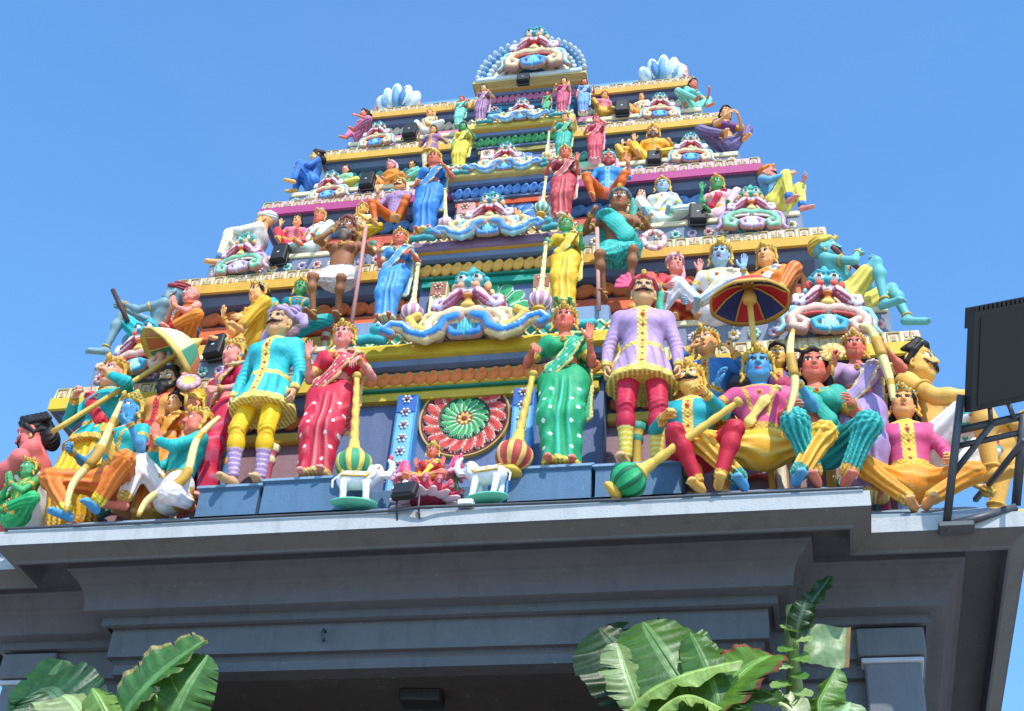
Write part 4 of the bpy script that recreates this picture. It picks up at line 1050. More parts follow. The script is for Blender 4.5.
for j in range(22):
    a = PI * (j + .5) / 22
    for k2, (rad, sz, cl) in enumerate(((.47, .036, 'cfe2ec'), (.53, .034, '6aa4d0'), (.575, .026, 'e2edf2'))):
        M = Matrix.Translation((XC + .03 - math.cos(a) * rad, ya + .0 - .02 * k2, zc + math.sin(a) * rad * 1.0)) @ Matrix.Rotation(PI / 2, 4, 'X')
        arc.lathe([(.001, .03), (sz * .6, .024), (sz, .0), (sz * .8, -.03), (.001, -.04)], cl, 8, M)
arc.box(XC - .6, XC + .62, ya - .03, ya + .4, z6 - .02, zc - .02, 'd8c078', .015); arc.box(XC - .56, XC + .58, ya - .05, ya + .3, zc - .018, zc + .035, 'c8dce4', .012)
arc.build('roof_arch', M_PAINT, tow)
# ---------------------------------------------------------------- objects held by or standing beside the sculptures
def frame_to(a, b):
    a, b = Vector(a), Vector(b); d = (b - a)
    return Matrix.Translation(a) @ d.to_track_quat('Z', 'Y').to_matrix().to_4x4(), d.length
def mace(label, top, bot, s=1.0, shaft='gold', c1='green', c2='gold', R=.13, group=None):
    """spiral-grooved shaft with a ribbed bulb at the lower end (bot)"""
    M, L = frame_to(bot, top); t = thing('mace', label, 'mace', bot, 0, 1, group)
    Mi = Matrix.Translation(-Vector(bot)) @ M
    q = MB(); n = 16; P = []
    z0 = R * 1.75 * s; k = 60
    for i in range(k + 1):
        z = z0 + (L - z0) * i / k; ta = 1.0 - .38 * (i / k)
        P.append([Mi @ Vector(((.034 * ta * s) * (1 + .10 * math.sin(2 * PI * j / n * 2 + z * 60 / s)) * math.cos(2 * PI * j / n), (.034 * ta * s) * (1 + .10 * math.sin(2 * PI * j / n * 2 + z * 60 / s)) * math.sin(2 * PI * j / n), z)) for j in range(n)])
    q.grid(P, shaft, True, True, True); q.lathe([(.001, L + .03 * s), (.03 * s, L + .02 * s), (.036 * s, L), (.02 * s, L - .03 * s)], shaft, 12, Mi); q.build('shaft', M_PAINT, t)
    q = MB(); n = 40; P = []
    for i in range(19):
        a = PI * i / 18; r = R * s * math.sin(a) ** .8; z = R * s * (1 - math.cos(a)) * .86
        P.append([Mi @ Vector((r * (1 + .07 * math.cos(j / n * 2 * PI * 8)) * math.cos(2 * PI * j / n), r * (1 + .07 * math.cos(j / n * 2 * PI * 8)) * math.sin(2 * PI * j / n), z)) for j in range(n)])
    q.grid(P, lambda i, j: c1 if (j % 5) in (1, 2, 3) and 1 < i < 16 else c2, True, True)
    q.build('bulb', M_PAINT, t)
    q = MB(); q.lathe([(R * .35 * s, R * 1.62 * s), (R * .55 * s, R * 1.66 * s), (R * .5 * s, R * 1.8 * s), (R * .34 * s, R * 1.95 * s), (R * .3 * s, R * 2.4 * s), (.03 * s, R * 2.6 * s)], shaft, 14, Mi)
    q.build('collar', M_PAINT, t); q = MB(); q.lathe([(R * .2 * s, -R * .35 * s), (R * .6 * s, -R * .3 * s), (R * .66 * s, -.02 * s), (R * .5 * s, R * .14 * s), (R * .3 * s, R * .2 * s)], 'd8a83a', 14, Mi); q.build('end_cap', M_PAINT, t)
    return t
def rod(name, label, cat, pts, r, c, tip=None, group=None):
    q = MB(); q.tube(pts, r, c, 10)
    o = q.build(name, M_PAINT); return tag(o, label, cat, group)
def smooth_pts(pts, n=6):
    pts = [Vector(p) for p in pts]; o = []
    for i in range(len(pts) - 1):
        p0, p1, p2, p3 = pts[max(i - 1, 0)], pts[i], pts[i + 1], pts[min(i + 2, len(pts) - 1)]
        for k in range(n):
            t = k / n; o.append(.5 * ((2 * p1) + (p2 - p0) * t + (2 * p0 - 5 * p1 + 4 * p2 - p3) * t * t + (3 * p1 - p0 - 3 * p2 + p3) * t ** 3))
    return o + [pts[-1]]
def bow(label, pts, r=.028, group=None):
    t = thing('bow', label, 'bow', pts[0], 0, 1, group); b = Vector(pts[0])
    P = smooth_pts([Vector(p) - b for p in pts], 8); n = len(P)
    q = MB(); q.tube(P, lambda t_: r * (.55 + .6 * math.sin(PI * t_)) , 'e0c06a', 10, True, lambda i, j: 'c89a38' if i % 12 in (0, 1) else 'e6cc80'); q.build('limb', M_PAINT, t)
    m_ = MB(); k = n // 2; m_.tube(P[k - 3:k + 3], r * 1.35, 'b8862c', 10); m_.build('grip', M_PAINT, t)
    return t
def parasol(label, foot, apex, R, depth, cols, rim='gold', pole='gold'):
    M, L = frame_to(foot, apex); t = thing('parasol', label, 'parasol', foot); Mi = Matrix.Translation(-Vector(foot)) @ M
    q = MB(); q.tube([Mi @ Vector((0, 0, L * i / 12)) for i in range(13)], .022, pole, 10)
    q.lathe([(.05, L - .16), (.055, L - .12), (.03, L - .05)], pole, 12, Mi); q.build('pole', M_PAINT, t)
    n = 48; seg = len(cols); q = MB()
    def row(r, off): return [Mi @ Vector((r * R * math.cos(2 * PI * j / n) * (1 - .03 * abs(math.sin(seg * PI * j / n))), r * R * math.sin(2 * PI * j / n) * (1 - .03 * abs(math.sin(seg * PI * j / n))), L + off - depth * r ** 2.2)) for j in range(n)]
    rs = [.03, .15, .3, .45, .6, .75, .88, .93, 1.0]
    P = [row(r, .012) for r in rs]; P2 = [row(r, -.012) for r in reversed(rs)]
    q.grid(P + P2, lambda i, j: (rim if i in (7, 8, 9) else cols[int(j * seg / n) % seg]), True, True); q.build('canopy', M_PAINT, t)
    for k in range(seg):
        a = 2 * PI * k / seg; q = MB(); q.tube([Mi @ Vector((r * R * math.cos(a), r * R * math.sin(a), L - .022 - depth * r ** 2.2)) for r in (.05, .3, .6, .93)], .008, rim, 6); q.build('rib', M_PAINT, t)
    q = MB(); q.lathe([(.05, L - .02), (.05, L + .03), (.025, L + .07), (.001, L + .12)], rim, 12, Mi); q.build('finial', M_PAINT, t)
    return t
# ------------------------------------------------ lion-mask ornaments with scrolls
def mask_mesh(wings, h=.0125):
    def mk():
        c = Clay(); b = Clay()
        def two(k, pts, r, cl, kk=.006, ln='line'):
            rf = r if callable(r) else (lambda t: r)
            k.chain([(p[0], p[1] + .03, p[2]) for p in pts], lambda t: rf(t) * 1.2 + .008, ln, .006); k.chain(pts, rf, cl, kk)
            k.chain([(p[0], p[1] - .75 * rf(.5), p[2] + .3 * rf(.5)) for p in pts[1:-1]], lambda t: rf(t) * .24, 'lite', .003)
        b.ell((0, .04, .42), (.36, .06, .36), 'back', .02)
        for i in range(11):
            a = PI * (i / 10); b.ell((math.cos(a) * .37, .03, .42 + math.sin(a) * .36), (.06, .05, .06), 'edge', .02)
        c.ell((0, -.07, .8), (.15, .12, .13), 'crest', .03)
        for x, z, r in ((0, .98, .075), (-.09, .94, .06), (.09, .94, .06), (-.17, .87, .055), (.17, .87, .055), (0, 1.06, .04)): c.ell((x, -.05, z), r, 'crest', .02)
        for s in (-1, 1):
            c.ell((s * .095, -.17, .81), (.062, .05, .058), 'eye', .006); c.ell((s * .095, -.215, .81), (.028, .02, .028), 'black', .002)
            c.chain([(s * .03, -.19, .88), (s * .1, -.2, .895), (s * .17, -.15, .86)], .022, 'crest', .01)
            c.ell((s * .2, -.05, .78), (.05, .04, .07), 'horn', .01)
            two(c, [(s * .05, -.14, .66), (s * .14, -.17, .6), (s * .24, -.17, .47), (s * .33, -.15, .4), (s * .4, -.13, .44), (s * .39, -.12, .53), (s * .31, -.12, .54)], lambda t: .058 - .022 * t, 'fang', .006, 'tongue')
            c.chain([(s * .08, -.2, .62), (s * .17, -.22, .52), (s * .26, -.215, .43)], .02, 'tongue', .006)
            c.ell((s * .09, -.19, .69), (.055, .05, .05), 'horn', .01)
            two(b, [(0, -.09, .36), (s * .16, -.1, .37), (s * .34, -.1, .32), (s * .46, -.1, .2), (s * .45, -.1, .07), (s * .33, -.1, .04), (s * .28, -.11, .13), (s * .35, -.12, .17)], lambda t: .072 - .022 * t, 'scroll')
            b.chain([(s * .06, -.13, .28), (s * .2, -.14, .26), (s * .3, -.13, .24)], .02, 'inner', .006)
            two(b, [(s * .08, -.12, .2), (s * .2, -.13, .13), (s * .16, -.13, .03), (s * .05, -.12, .02)], .042, 'blue')
            two(b, [(s * .38, -.1, .36), (s * .5, -.08, .34), (s * .56, -.06, .24), (s * .55, -.06, .1), (s * .62, -.05, .03)], lambda t: .05 - .02 * t, 'edge')
            if wings:
                b.chain([(s * .1, -.14, .22), (s * .24, -.145, .18), (s * .3, -.145, .03), (s * .46, -.145, -.06), (s * .64, -.14, .01), (s * .74, -.13, .13), (s * .9, -.13, .17), (s * 1.0, -.13, .12)], lambda t: .07 - .02 * t, 'edge', .015)
                two(b, [(s * .1, -.17, .24), (s * .24, -.18, .2), (s * .3, -.18, .06), (s * .46, -.18, -.02), (s * .64, -.17, .04), (s * .74, -.16, .16), (s * .9, -.16, .2), (s * .98, -.16, .12), (s * .9, -.16, .07)], lambda t: .064 - .02 * t, 'blue')
                b.chain([(s * .5, -.12, .1), (s * .62, -.12, .16), (s * .7, -.12, .28), (s * .6, -.12, .34)], .05, 'gold', .015)
                b.chain([(s * 1.0, -.1, .02), (s * 1.15, -.1, .06), (s * 1.3, -.1, .04), (s * 1.5, -.08, .06)], .06, 'crest', .02); b.ell((s * 1.08, -.14, .16), (.09, .07, .08), 'crest', .03); b.ell((s * 1.05, -.21, .19), .025, 'eye', .004)
        c.ell((0, -.19, .73), (.055, .07, .05), 'crest', .02)
        c.ell((0, -.14, .58), (.1, .06, .05), 'tongue', .01); c.ell((0, -.17, .555), (.06, .05, .03), 'mouth', .004)
        for i in range(5): c.ell((-.06 + .03 * i, -.195, .612), (.012, .014, .022), 'eye', .002)
        for i in range(9): b.ell(((i - 4) * .085, -.02, .80 - .012 * (i - 4) ** 2), (.032, .05, .05), 'edge' if i % 2 else 'scroll', .004)
        c.ell((0, -.13, .5), (.05, .05, .05), 'mouth', .01); c.ell((0, -.13, .43), (.09, .06, .06), 'gold', .02)
        b.ell((0, -.1, .12), (.12, .07, .14), 'shell', .02, None, (lambda X, Y, Z: .008 * np.sin(X * 160).astype(f32)))
        return c.mesh(h), b.mesh(h)
    return cached(('mask', wings, h), mk)
MASKP = [dict(line='b48478', lite='f2ece4', crest='2fa0a4', back='ecd49c', edge='ecd090', eye='e6e2da', black='black', horn='e89a6a', fang='ccb4dc', tongue='a8486a', scroll='f0cfa0', inner='e08a5a', blue='2f7fd0', gold='e0b850', mouth='e08a3a', shell='4ab8c8'),
         dict(line='b48478', lite='f2ece4', crest='2a9aa8', back='e8d0a8', edge='8ac8d8', eye='e6e2da', black='black', horn='d84a3a', fang='e8e0ec', tongue='a0405e', scroll='f0b8a4', inner='c83a34', blue='38a0c4', gold='e8c860', mouth='e07a2a', shell='a8dce0'),
         dict(line='b48478', lite='f2ece4', crest='3aa08a', back='ecdfc8', edge='b89ac4', eye='e6e2da', black='black', horn='e0a060', fang='ecc8d8', tongue='c04a6a', scroll='7cc49a', inner='f0e4d0', blue='c8a0cc', gold='e8d080', mouth='e0762a', shell='d8e8dc'),
         dict(line='b48478', lite='f2ece4', crest='3a8f96', back='f0dcae', edge='9ad0d4', eye='e6e2da', black='black', horn='d8a070', fang='e0d0e4', tongue='b84a5a', scroll='f0c898', inner='d85a48', blue='4a88d0', gold='e4c888', mouth='c83a30', shell='6ac0cc')]
MASKS = {}
def mask(label, loc, s, yaw=0, pal=0, wings=False, group='lion mask ornaments on the tower'):
    t = thing('lion_mask', label, 'ornament', loc, yaw, s, group)
    key = (pal, wings)
    if key not in MASKS:
        MASKS[key] = [(n_, np_mesh(n_, V, Q, lab_cols(lab, nm, MASKP[pal]))) for n_, (V, Q, lab, nm) in zip(('mask_face', 'scrollwork'), mask_mesh(wings))]
    for n_, me in MASKS[key]: link(n_, me, t, M_PAINT)
    return t
# ------------------------------------------------ electrics
def speaker(label, loc, w, hgt, yaw=0, tilt=-.12):
    t = thing('loudspeaker', label, 'loudspeaker', loc, yaw, 1, 'black box loudspeakers on the tower ledges')
    M = Matrix.Rotation(tilt, 4, 'X')
    q = MB(); q.box(-w / 2, w / 2, -w * .35, w * .35, 0, hgt, '26272a', w * .06); q.v = [M @ Vector(v) for v in q.v]; q.build('cabinet', M_BLACK, t)
    q = MB(); q.box(-w * .42, w * .42, -w * .365, -w * .33, hgt * .05, hgt * .95, '303236', w * .03); q.v = [M @ Vector(v) for v in q.v]; q.build('grille', M_BLACK, t)
    q = MB(); q.box(-w * .08, w * .08, -w * .375, -w * .36, hgt * .42, hgt * .5, 'b8bcc0', .002); q.v = [M @ Vector(v) for v in q.v]; q.build('badge', M_PAINT, t)
    q = MB(); q.tube([(-w * .56, 0, hgt * .5), (-w * .56, .0, -.02), (w * .56, 0, -.02), (w * .56, 0, hgt * .5)], w * .04, 'dgrey', 6); q.build('bracket', M_STEEL, t)
# ================================================================ lowest storey
G1 = 'painted statues along the lowest ledge'; G2 = 'painted statues on the second ledge'; G3 = 'painted statues on the third ledge'; G4 = 'small painted statues on the fourth ledge'; G5 = 'small painted statues on the top ledge'
R = math.radians
UP = dict(dir=(0, .1, 1), palm=(0, 1, 0), g='open')
def up(h, q, **k): return dict(hand=h, dir=(q * .1, .15, 1), palm=(0, 1, 0), g='open', th=(-q, 0, .2), po=(q * .3 * q, -.3, -1), **k)
def grip(h, q, d=(0, .7, -.5), **k): return dict(hand=h, g='grip', dir=d, palm=(-q, .1, -.2), th=(0, .3, 1), **k)
def onknee(h, q): return dict(hand=h, g='relax', dir=(q * .1, .8, -.5), palm=(0, -.2, -1), th=(-q, 0, 0))
def namaste(q, h=(.022, .24, .36)): return dict(hand=(q * h[0], h[1], h[2]), g='flat', dir=(0, .35, 1), palm=(-q, 0, 0), th=(0, -1, .4), po=(.8, -.2, -.7))
SIT = dict(pel=(0, 0, .14), legL=dict(foot=(-.22, -.27, .08), po=(-.7, -.3, 1)), legR=dict(foot=(.1, -.26, .08), po=(1, -.3, .15)))
SITR = dict(pel=(0, 0, .14), legR=dict(foot=(.22, -.27, .08), po=(.7, -.3, 1)), legL=dict(foot=(-.1, -.26, .08), po=(-1, -.3, .15)))
STOOL = dict(pel=(0, 0, .46), legL=dict(foot=(-.17, -.28, .08), po=(-.5, -1, .5)), legR=dict(foot=(.17, -.28, .08), po=(.5, -1, .5)))
THRONE = dict(pel=(0, 0, .52), legL=dict(foot=(-.13, -.26, .08), po=(-.8, -.7, .2)), legR=dict(foot=(.17, -.28, .08), po=(.8, -.7, .2)))

fig('big bare armed man with swept black hair in profile at the left corner', (-3.320, 0.800, 7.117), 1.086, R(-78), 'statue', G1, skin='d8605c', stache=True, hair='swept', thick=1.1,
    pel=(0, 0, .16), lean=(0, -.28, 1), legL=dict(foot=(-.15, -.3, .08), po=(-.3, -.3, 1), bare=1), legR=dict(foot=(.25, -.3, .08), po=(.9, -.3, .3), bare=1), head=(0, -.05, 0), wear=[dhoti('white', 'green', short=True, stripe='leaf')],
    armL=dict(hand=(-.1, .46, .06), g='grip'), armR=dict(hand=(.1, .48, .14), g='grip', po=(.6, -.2, -1)))
fig('small green skinned kneeling statue with folded hands at the far left', (-3.103, 0.240, 6.824), 0.592, R(-25), 'statue', G1, skin='s_green', crown='low', cc=('dgreen', 'red'), **SIT, wear=[vest('leaf'), dhoti('green', 'gold')], armL=namaste(-1), armR=namaste(1))
fig('crowned parasol bearer in teal jacket and yellow pleated wrap', (-2.935, 0.720, 6.996), 0.967, R(-12), 'statue', G1, skin='s_pink', crown='low', cc=('gold', 'red'), head=(R(-8), 0, R(4)), wear=[tunic('teal', 'gold', skirt=.1, placket=False), dhoti('yellow', 'gold', full=.04, tint='dorange', pleat=.012, n=12), sash('red', side=-1)],
    armL=dict(hand=(-.12, .26, .32), g='grip', dir=(.5, .3, .6), palm=(1, .2, 0), th=(0, .5, .8)), armR=dict(hand=(.13, .23, .52), g='grip', dir=(-.5, .4, .6), palm=(-.5, .5, 0), th=(0, .5, .8), po=(1, -.3, -.6)))
parasol('cream, green and orange parasol tilted on a long gold pole at left', (-3.153, 0.420, 7.794), (-2.312, 0.720, 8.829), .33, .27, ['e4cf98', '3f8a6a', 'd8764a', 'e0b080', '8c2a2a', 'd0c898'] * 2, 'd8b858', 'd0a848')
fig('blue skinned seated archer god with gold crown at left', (-2.477, 0.374, 6.800), 0.908, R(-14), 'statue', G1, skin='s_blue', crown='tall', cc=('gold', 'green'), **THRONE, head=(R(-6), 0, 0), wear=[vest('teal', 'gold'), dhoti('orange', 'yellow', tint='red', pleat=.01), sash('gold', side=-1)],
    armL=dict(hand=(-.3, .26, .2), g='grip'), armR=up((.26, .26, .36), 1))
bow('gold bow upright before the blue seated god at left', [(-2.562, 0.020, 6.780), (-2.573, 0.020, 7.018), (-2.473, 0.060, 7.292), (-2.455, 0.100, 7.589), (-2.439, 0.120, 7.816)])
fig('bearded man in a black cap standing behind the left bow', (-2.387, 0.660, 7.110), 0.799, R(-6), 'statue', G1, skin='s_tan', beard='hair', stache=True, hair='topknot', wear=[tunic('d88a3a', 'red')])
fig('woman with black hair peering out behind the kneeling archer', (-2.215, 0.550, 7.051), 0.641, R(-15), 'statue', G1, skin='s_orange', female=True, hair='bun', wear=[blouse('orange'), sari('orange', ndots=False)])
fig('little attendant with yellow headscarf half hidden behind the kneeling archer', (-2.093, 0.600, 7.075), 0.637, R(-25), 'statue', G1, skin='s_pink', female=True, turban='tail', tc=('lemon', 'lemon', 'lemon'), wear=[blouse('pink')])
fig('kneeling archer in teal shirt and white dhoti with joined palms', (-1.945, 0.360, 6.938), 0.923, R(-48), 'statue', G1, skin='s_red', crown='low', cc=('gold', 'green'), pel=(0, 0, .2), lean=(0, .12, 1), legL=dict(foot=(-.2, -.34, .08), po=(-.2, -.5, 1)), legR=dict(foot=(.12, .12, .08), po=(.7, -1, -.1)),
    wear=[tunic('teal', 'gold', skirt=0, placket=False), dhoti('white', 'gold', tint='lpink')], armL=namaste(-1, (.03, .3, .36)), armR=namaste(1, (.03, .3, .36)))
bow('gold bow slung over the arm of the kneeling archer', [(-1.967, -0.020, 6.690), (-1.922, 0.000, 6.849), (-1.731, 0.060, 7.045), (-1.723, 0.100, 7.402), (-1.643, 0.200, 7.675)])
fig('woman in magenta blouse with turquoise crown holding up a round mirror', (-1.808, 0.580, 7.118), 0.891, R(-38), 'statue', G1, skin='s_rose', female=True, crown='tall', cc=('turq', 'gold'), wear=[sari('crimson', 'gold', tint='sky', blouse_c='crimson', ndots=False)], armL=dict(hand=(-.25, .3, .36), g='grip', dir=(-.2, .4, .8)), armR=grip((.22, .22, .1), 1))
mt = thing('hand_mirror', 'round gold hand mirror with petalled rim beside the parasol', 'mirror', (-2.083, 0.420, 8.192)); q = MB(); q.lathe([(.001, .02), (.05, .022), (.055, .03), (.075, .03), (.095, .02), (.1, 0), (.001, -.02)], 'd8b0a4', 18, Matrix.Rotation(PI / 2 - .3, 4, 'X') @ Matrix.Rotation(.2, 4, 'Y'), lambda i, j: 'e0b858' if i < 2 else ('d8a8a0' if j % 2 else 'b88898')); q.build('mirror_disc', M_PAINT, mt); q = MB(); q.tube([(0, 0, -.08), (.02, .0, -.22)], .016, 'gold', 8); q.build('handle', M_PAINT, mt)
fig('moustached guard in turquoise tunic, yellow trousers and lavender turban', (-1.362, 0.330, 7.093), 0.959, R(-6), 'statue', G1, h=.0115, skin='s_tan', stache=True, turban='puff', tc=('a88ab4', 'd8a0b0', 'gold'), head=(R(-4), R(2), 0), wear=[tunic('turq', 'e0c050', skirt=.2), trousers('f0b010', '9a78a8', 'd8b8c4')],
    legL=dict(foot=(-.10, -.06, .075)), legR=dict(foot=(.10, .0, .075), po=(.3, -1, .1)), armL=dict(hand=(-.27, .04, -.06)), armR=dict(hand=(.27, .05, -.06)))
fig('woman in red dotted sari with gold crown leaning on a mace', (-0.830, 0.330, 7.147), 0.813, R(3), 'statue', G1, h=.0115, skin='s_rose', female=True, crown='low', cc=('green', 'red'), head=(R(-4), R(2), R(-3)), lean=(.04, 0, 1), wear=[sari('c41c34', 'e0b060', tint='f0a8a0', dots='f4d8d4', side=1)],
    legL=dict(foot=(-.09, -.0, .075)), legR=dict(foot=(.04, -.03, .075), po=(.3, -1, 0)), armL=up((-.24, .2, .34), -1), armR=dict(hand=(.25, .2, .3), g='relax', dir=(-.2, .5, -.7), palm=(0, -.3, -1), th=(-1, 0, 0)))
mace('gold mace with green ribbed bulb under the hand of the red sari woman', (-0.609, 0.220, 7.992), (-0.512, 0.220, 7.074), 1.0, 'd8b048', '2f8a5c', 'e0bc50')
fig('woman in green dotted sari with gold crown and raised hand', (0.957, 0.330, 7.131), 0.823, R(4), 'statue', G1, h=.0115, skin='s_red', female=True, crown='low', cc=('gold', 'green'), head=(R(-2), R(2), R(2)), lean=(-.03, 0, 1), wear=[sari('189058', 'd8c048', tint='58d0c8', dots='d8f0e0', side=1)],
    legR=dict(foot=(.09, -.0, .075)), legL=dict(foot=(-.05, -.03, .075), po=(-.3, -1, 0)), armR=up((.24, .2, .34), 1), armL=dict(hand=(-.25, .2, .28), g='relax', dir=(.2, .5, -.7), palm=(0, -.3, -1), th=(1, 0, 0)))
mace('gold mace with red ribbed bulb beside the green sari woman', (0.746, 0.220, 7.900), (0.638, 0.220, 7.071), 1.0, 'd8b048', 'b03a34', 'e0b058')
fig('moustached guard in lavender tunic, red trousers and red fan turban', (1.535, 0.330, 7.095), 0.975, R(6), 'statue', G1, h=.0115, skin='s_tan', stache=True, turban='fan', tc=('c03a44', 'd8406a', '2f9a7a'), head=(R(2), R(3), 0), wear=[tunic('b08cbc', 'd8b84a', skirt=.2), trousers('c01c38', 'd8b838', 'f0e080')],
    armL=dict(hand=(-.27, .04, -.06)), armR=dict(hand=(.27, .05, -.06)))
fig('moustached seated warrior in teal shirt and red trousers', (1.877, 0.365, 6.726), 0.945, R(-4), 'statue', G1, skin='s_gold', stache=True, crown='low', cc=('gold', 'gold'), pel=(0, 0, .48), head=(0, R(8), R(-4)), legL=dict(foot=(.10, -.26, .08), po=(-.1, -.8, .4)), legR=dict(foot=(.24, -.30, .08), po=(.7, -.7, .5)),
    wear=[tunic('1496a0', 'd8b040', skirt=0), trousers('b8182c')], armL=dict(hand=(-.14, .34, .16), g='grip', dir=(.6, .5, .2), palm=(0, -.3, -1), th=(.5, 0, .5)), armR=dict(hand=(.16, .4, .3), g='grip', dir=(-.5, .6, .2), palm=(0, -.3, -1), th=(-.5, 0, .5)))
mace('long gold mace with green striped bulb lying across the seated warrior', (2.233, -0.050, 7.341), (1.404, 0.020, 6.735), 1.05, 'd8b048', '1f9a5a', '0e5a38', R=.12)
fig('crowned flute player in blue standing behind the seated warrior', (1.984, 0.620, 6.959), 0.874, R(-5), 'statue', G1, skin='s_orange', crown='low', cc=('gold', 'turq'), head=(R(-10), 0, R(-6)), wear=[tunic('2a6ab0', 'gold'), trousers('orange')], armL=dict(hand=(-.1, .24, .5), g='grip', dir=(.6, .3, .5)), armR=dict(hand=(.25, .22, .42), g='grip', dir=(-.1, .4, .8), po=(.8, -.2, -.8)))
fig('blue skinned seated god with pink bodice and yellow trousers under the parasol', (2.363, 0.391, 6.762), 0.967, R(2), 'statue', G1, h=.0115, skin='s_blue', crown='tall', cc=('gold', 'lemon'), pel=(0, 0, .52), legL=dict(foot=(-.14, -.24, .08), po=(-1, -.6, .2)), legR=dict(foot=(.22, -.28, .08), po=(1, -.6, .2)), wear=[vest('d0487a', 'gold'), dhoti('e8a020', '2a8a7a', tint='f0cc60', pleat=.012), sash('e8c860', side=1, w=.035)],
    armL=dict(hand=(-.3, .24, .4), g='relax', dir=(.2, .5, .6)), armR=dict(hand=(.27, .28, .36), g='grip', dir=(-.2, .5, .6)))
parasol('dark blue and red parasol with gold rim above the blue god', (2.344, 0.300, 8.092), (2.323, 0.240, 8.622), .305, .17, ['c0202c', '24346c'] * 4, 'd0a040', 'd8b050')
bow('gold bow held upright by the blue god at right', [(2.627, 0.000, 7.966), (2.597, -0.020, 7.759), (2.616, -0.030, 7.468), (2.557, -0.020, 7.231)], .026)
fig('dark haired attendant face between the parasol pole and the bow', (2.498, 0.660, 6.979), 0.774, R(3), 'statue', G1, skin='s_gold', hair='bun', wear=[tunic('6a3a78', 'gold')])
fig('round faced attendant peering out behind the bow', (2.630, 0.600, 6.934), 0.729, R(10), 'statue', G1, skin='s_fair', hair='bun', wear=[tunic('b03a5a', 'gold')])
fig('red faced goddess in teal sari seated beside the blue god', (2.751, 0.469, 6.800), 0.962, R(4), 'statue', G1, skin='s_red', female=True, hair='long', pel=(0, 0, .52), legL=dict(foot=(-.06, -.26, .08), po=(-.3, -1, .2)), legR=dict(foot=(.14, -.26, .08), po=(.6, -.8, .3)), wear=[blouse('1a9a84', 'gold'), dhoti('128a88', 'gold', spread=.09, tint='38c8b8', pleat=.012, n=11), sash('1a9a84', side=-1)],
    armL=dict(hand=(-.2, .3, .12), g='relax'), armR=dict(hand=(.22, .3, .16), g='relax'))
fig('crowned attendant in lavender holding up a palm leaf fan', (3.054, 0.600, 6.927), 0.803, R(2), 'statue', G1, skin='s_red', female=True, crown='tall', cc=('gold', 'lav'), wear=[sari('9a7cb0', 'd8b860', tint='c8b0d8', blouse_c='b088b8', ndots=False)], armL=dict(hand=(-.2, .28, .36), g='grip', dir=(0, .4, .8)), armR=dict(hand=(.24, .25, .5), g='grip', dir=(-.1, .3, .9)))
ft = thing('hand_fan', 'small yellow pleated hand fan beside the lavender attendant', 'fan', (2.889, 0.380, 8.043)); q = MB(); q.lathe([(.001, .015), (.03, .02), (.04, .01), (.085, .012), (.1, 0), (.001, -.015)], 'e0b858', 20, Matrix.Rotation(PI / 2 - .2, 4, 'X'), lambda i, j: 'd88a38' if i < 1 else ('e8d080' if j % 2 else 'c89a40')); q.build('fan_disc', M_PAINT, ft); q = MB(); q.tube([(0, 0, -.09), (-.01, 0, -.2)], .014, 'gold', 8); q.build('handle', M_PAINT, ft)
bow('gold hooked bow held up by the lavender attendant', [(3.103, 0.400, 8.279), (3.175, 0.360, 8.203), (3.218, 0.320, 7.986), (3.261, 0.300, 7.703), (3.265, 0.300, 7.532)], .03)
fig('seated boy in pink jacket and orange trousers with gold crown', (3.354, 0.696, 6.731), 0.916, R(2), 'statue', G1, h=.0115, skin='s_orange', crown='tall', cc=('gold', 'turq'), pel=(0, 0, .42), head=(0, R(2), 0), hair='long', legL=dict(foot=(-.04, -.26, .08), po=(-1, -.5, .6)), legR=dict(foot=(.06, -.28, .08), po=(1, -.5, .1)), wear=[tunic('d0487c', 'e8c040', skirt=0, trimw=.05), dhoti('e8861c', 'gold', tint='f0b048')],
    armL=dict(hand=(-.3, .12, .0), g='relax'), armR=dict(hand=(.26, .24, .04), g='relax'))
fig('big bare chested moustached man in profile at the right corner', (3.533, 0.980, 7.039), 1.250, R(66), 'statue', G1, skin='s_gold', stache=True, hair='swept', thick=1.1, pel=(0, 0, .34), lean=(0, .05, 1), legL=dict(foot=(-.12, -.36, .08), po=(-.3, -1, .6), bare=1), legR=dict(foot=(.26, -.24, .08), po=(.4, -1, .6), bare=1), wear=[dhoti('white', 'red', short=True, stripe='teal')],
    armL=dict(hand=(-.16, .4, .2), g='relax'), armR=dict(hand=(.2, .45, .2), g='relax'))
mace('striped gold mace leaning at the feet of the right corner man', (3.655, 0.620, 7.088), (3.864, 0.620, 6.949), .6, 'd0b060', 'c8a040', '8a6a2a', R=.08)
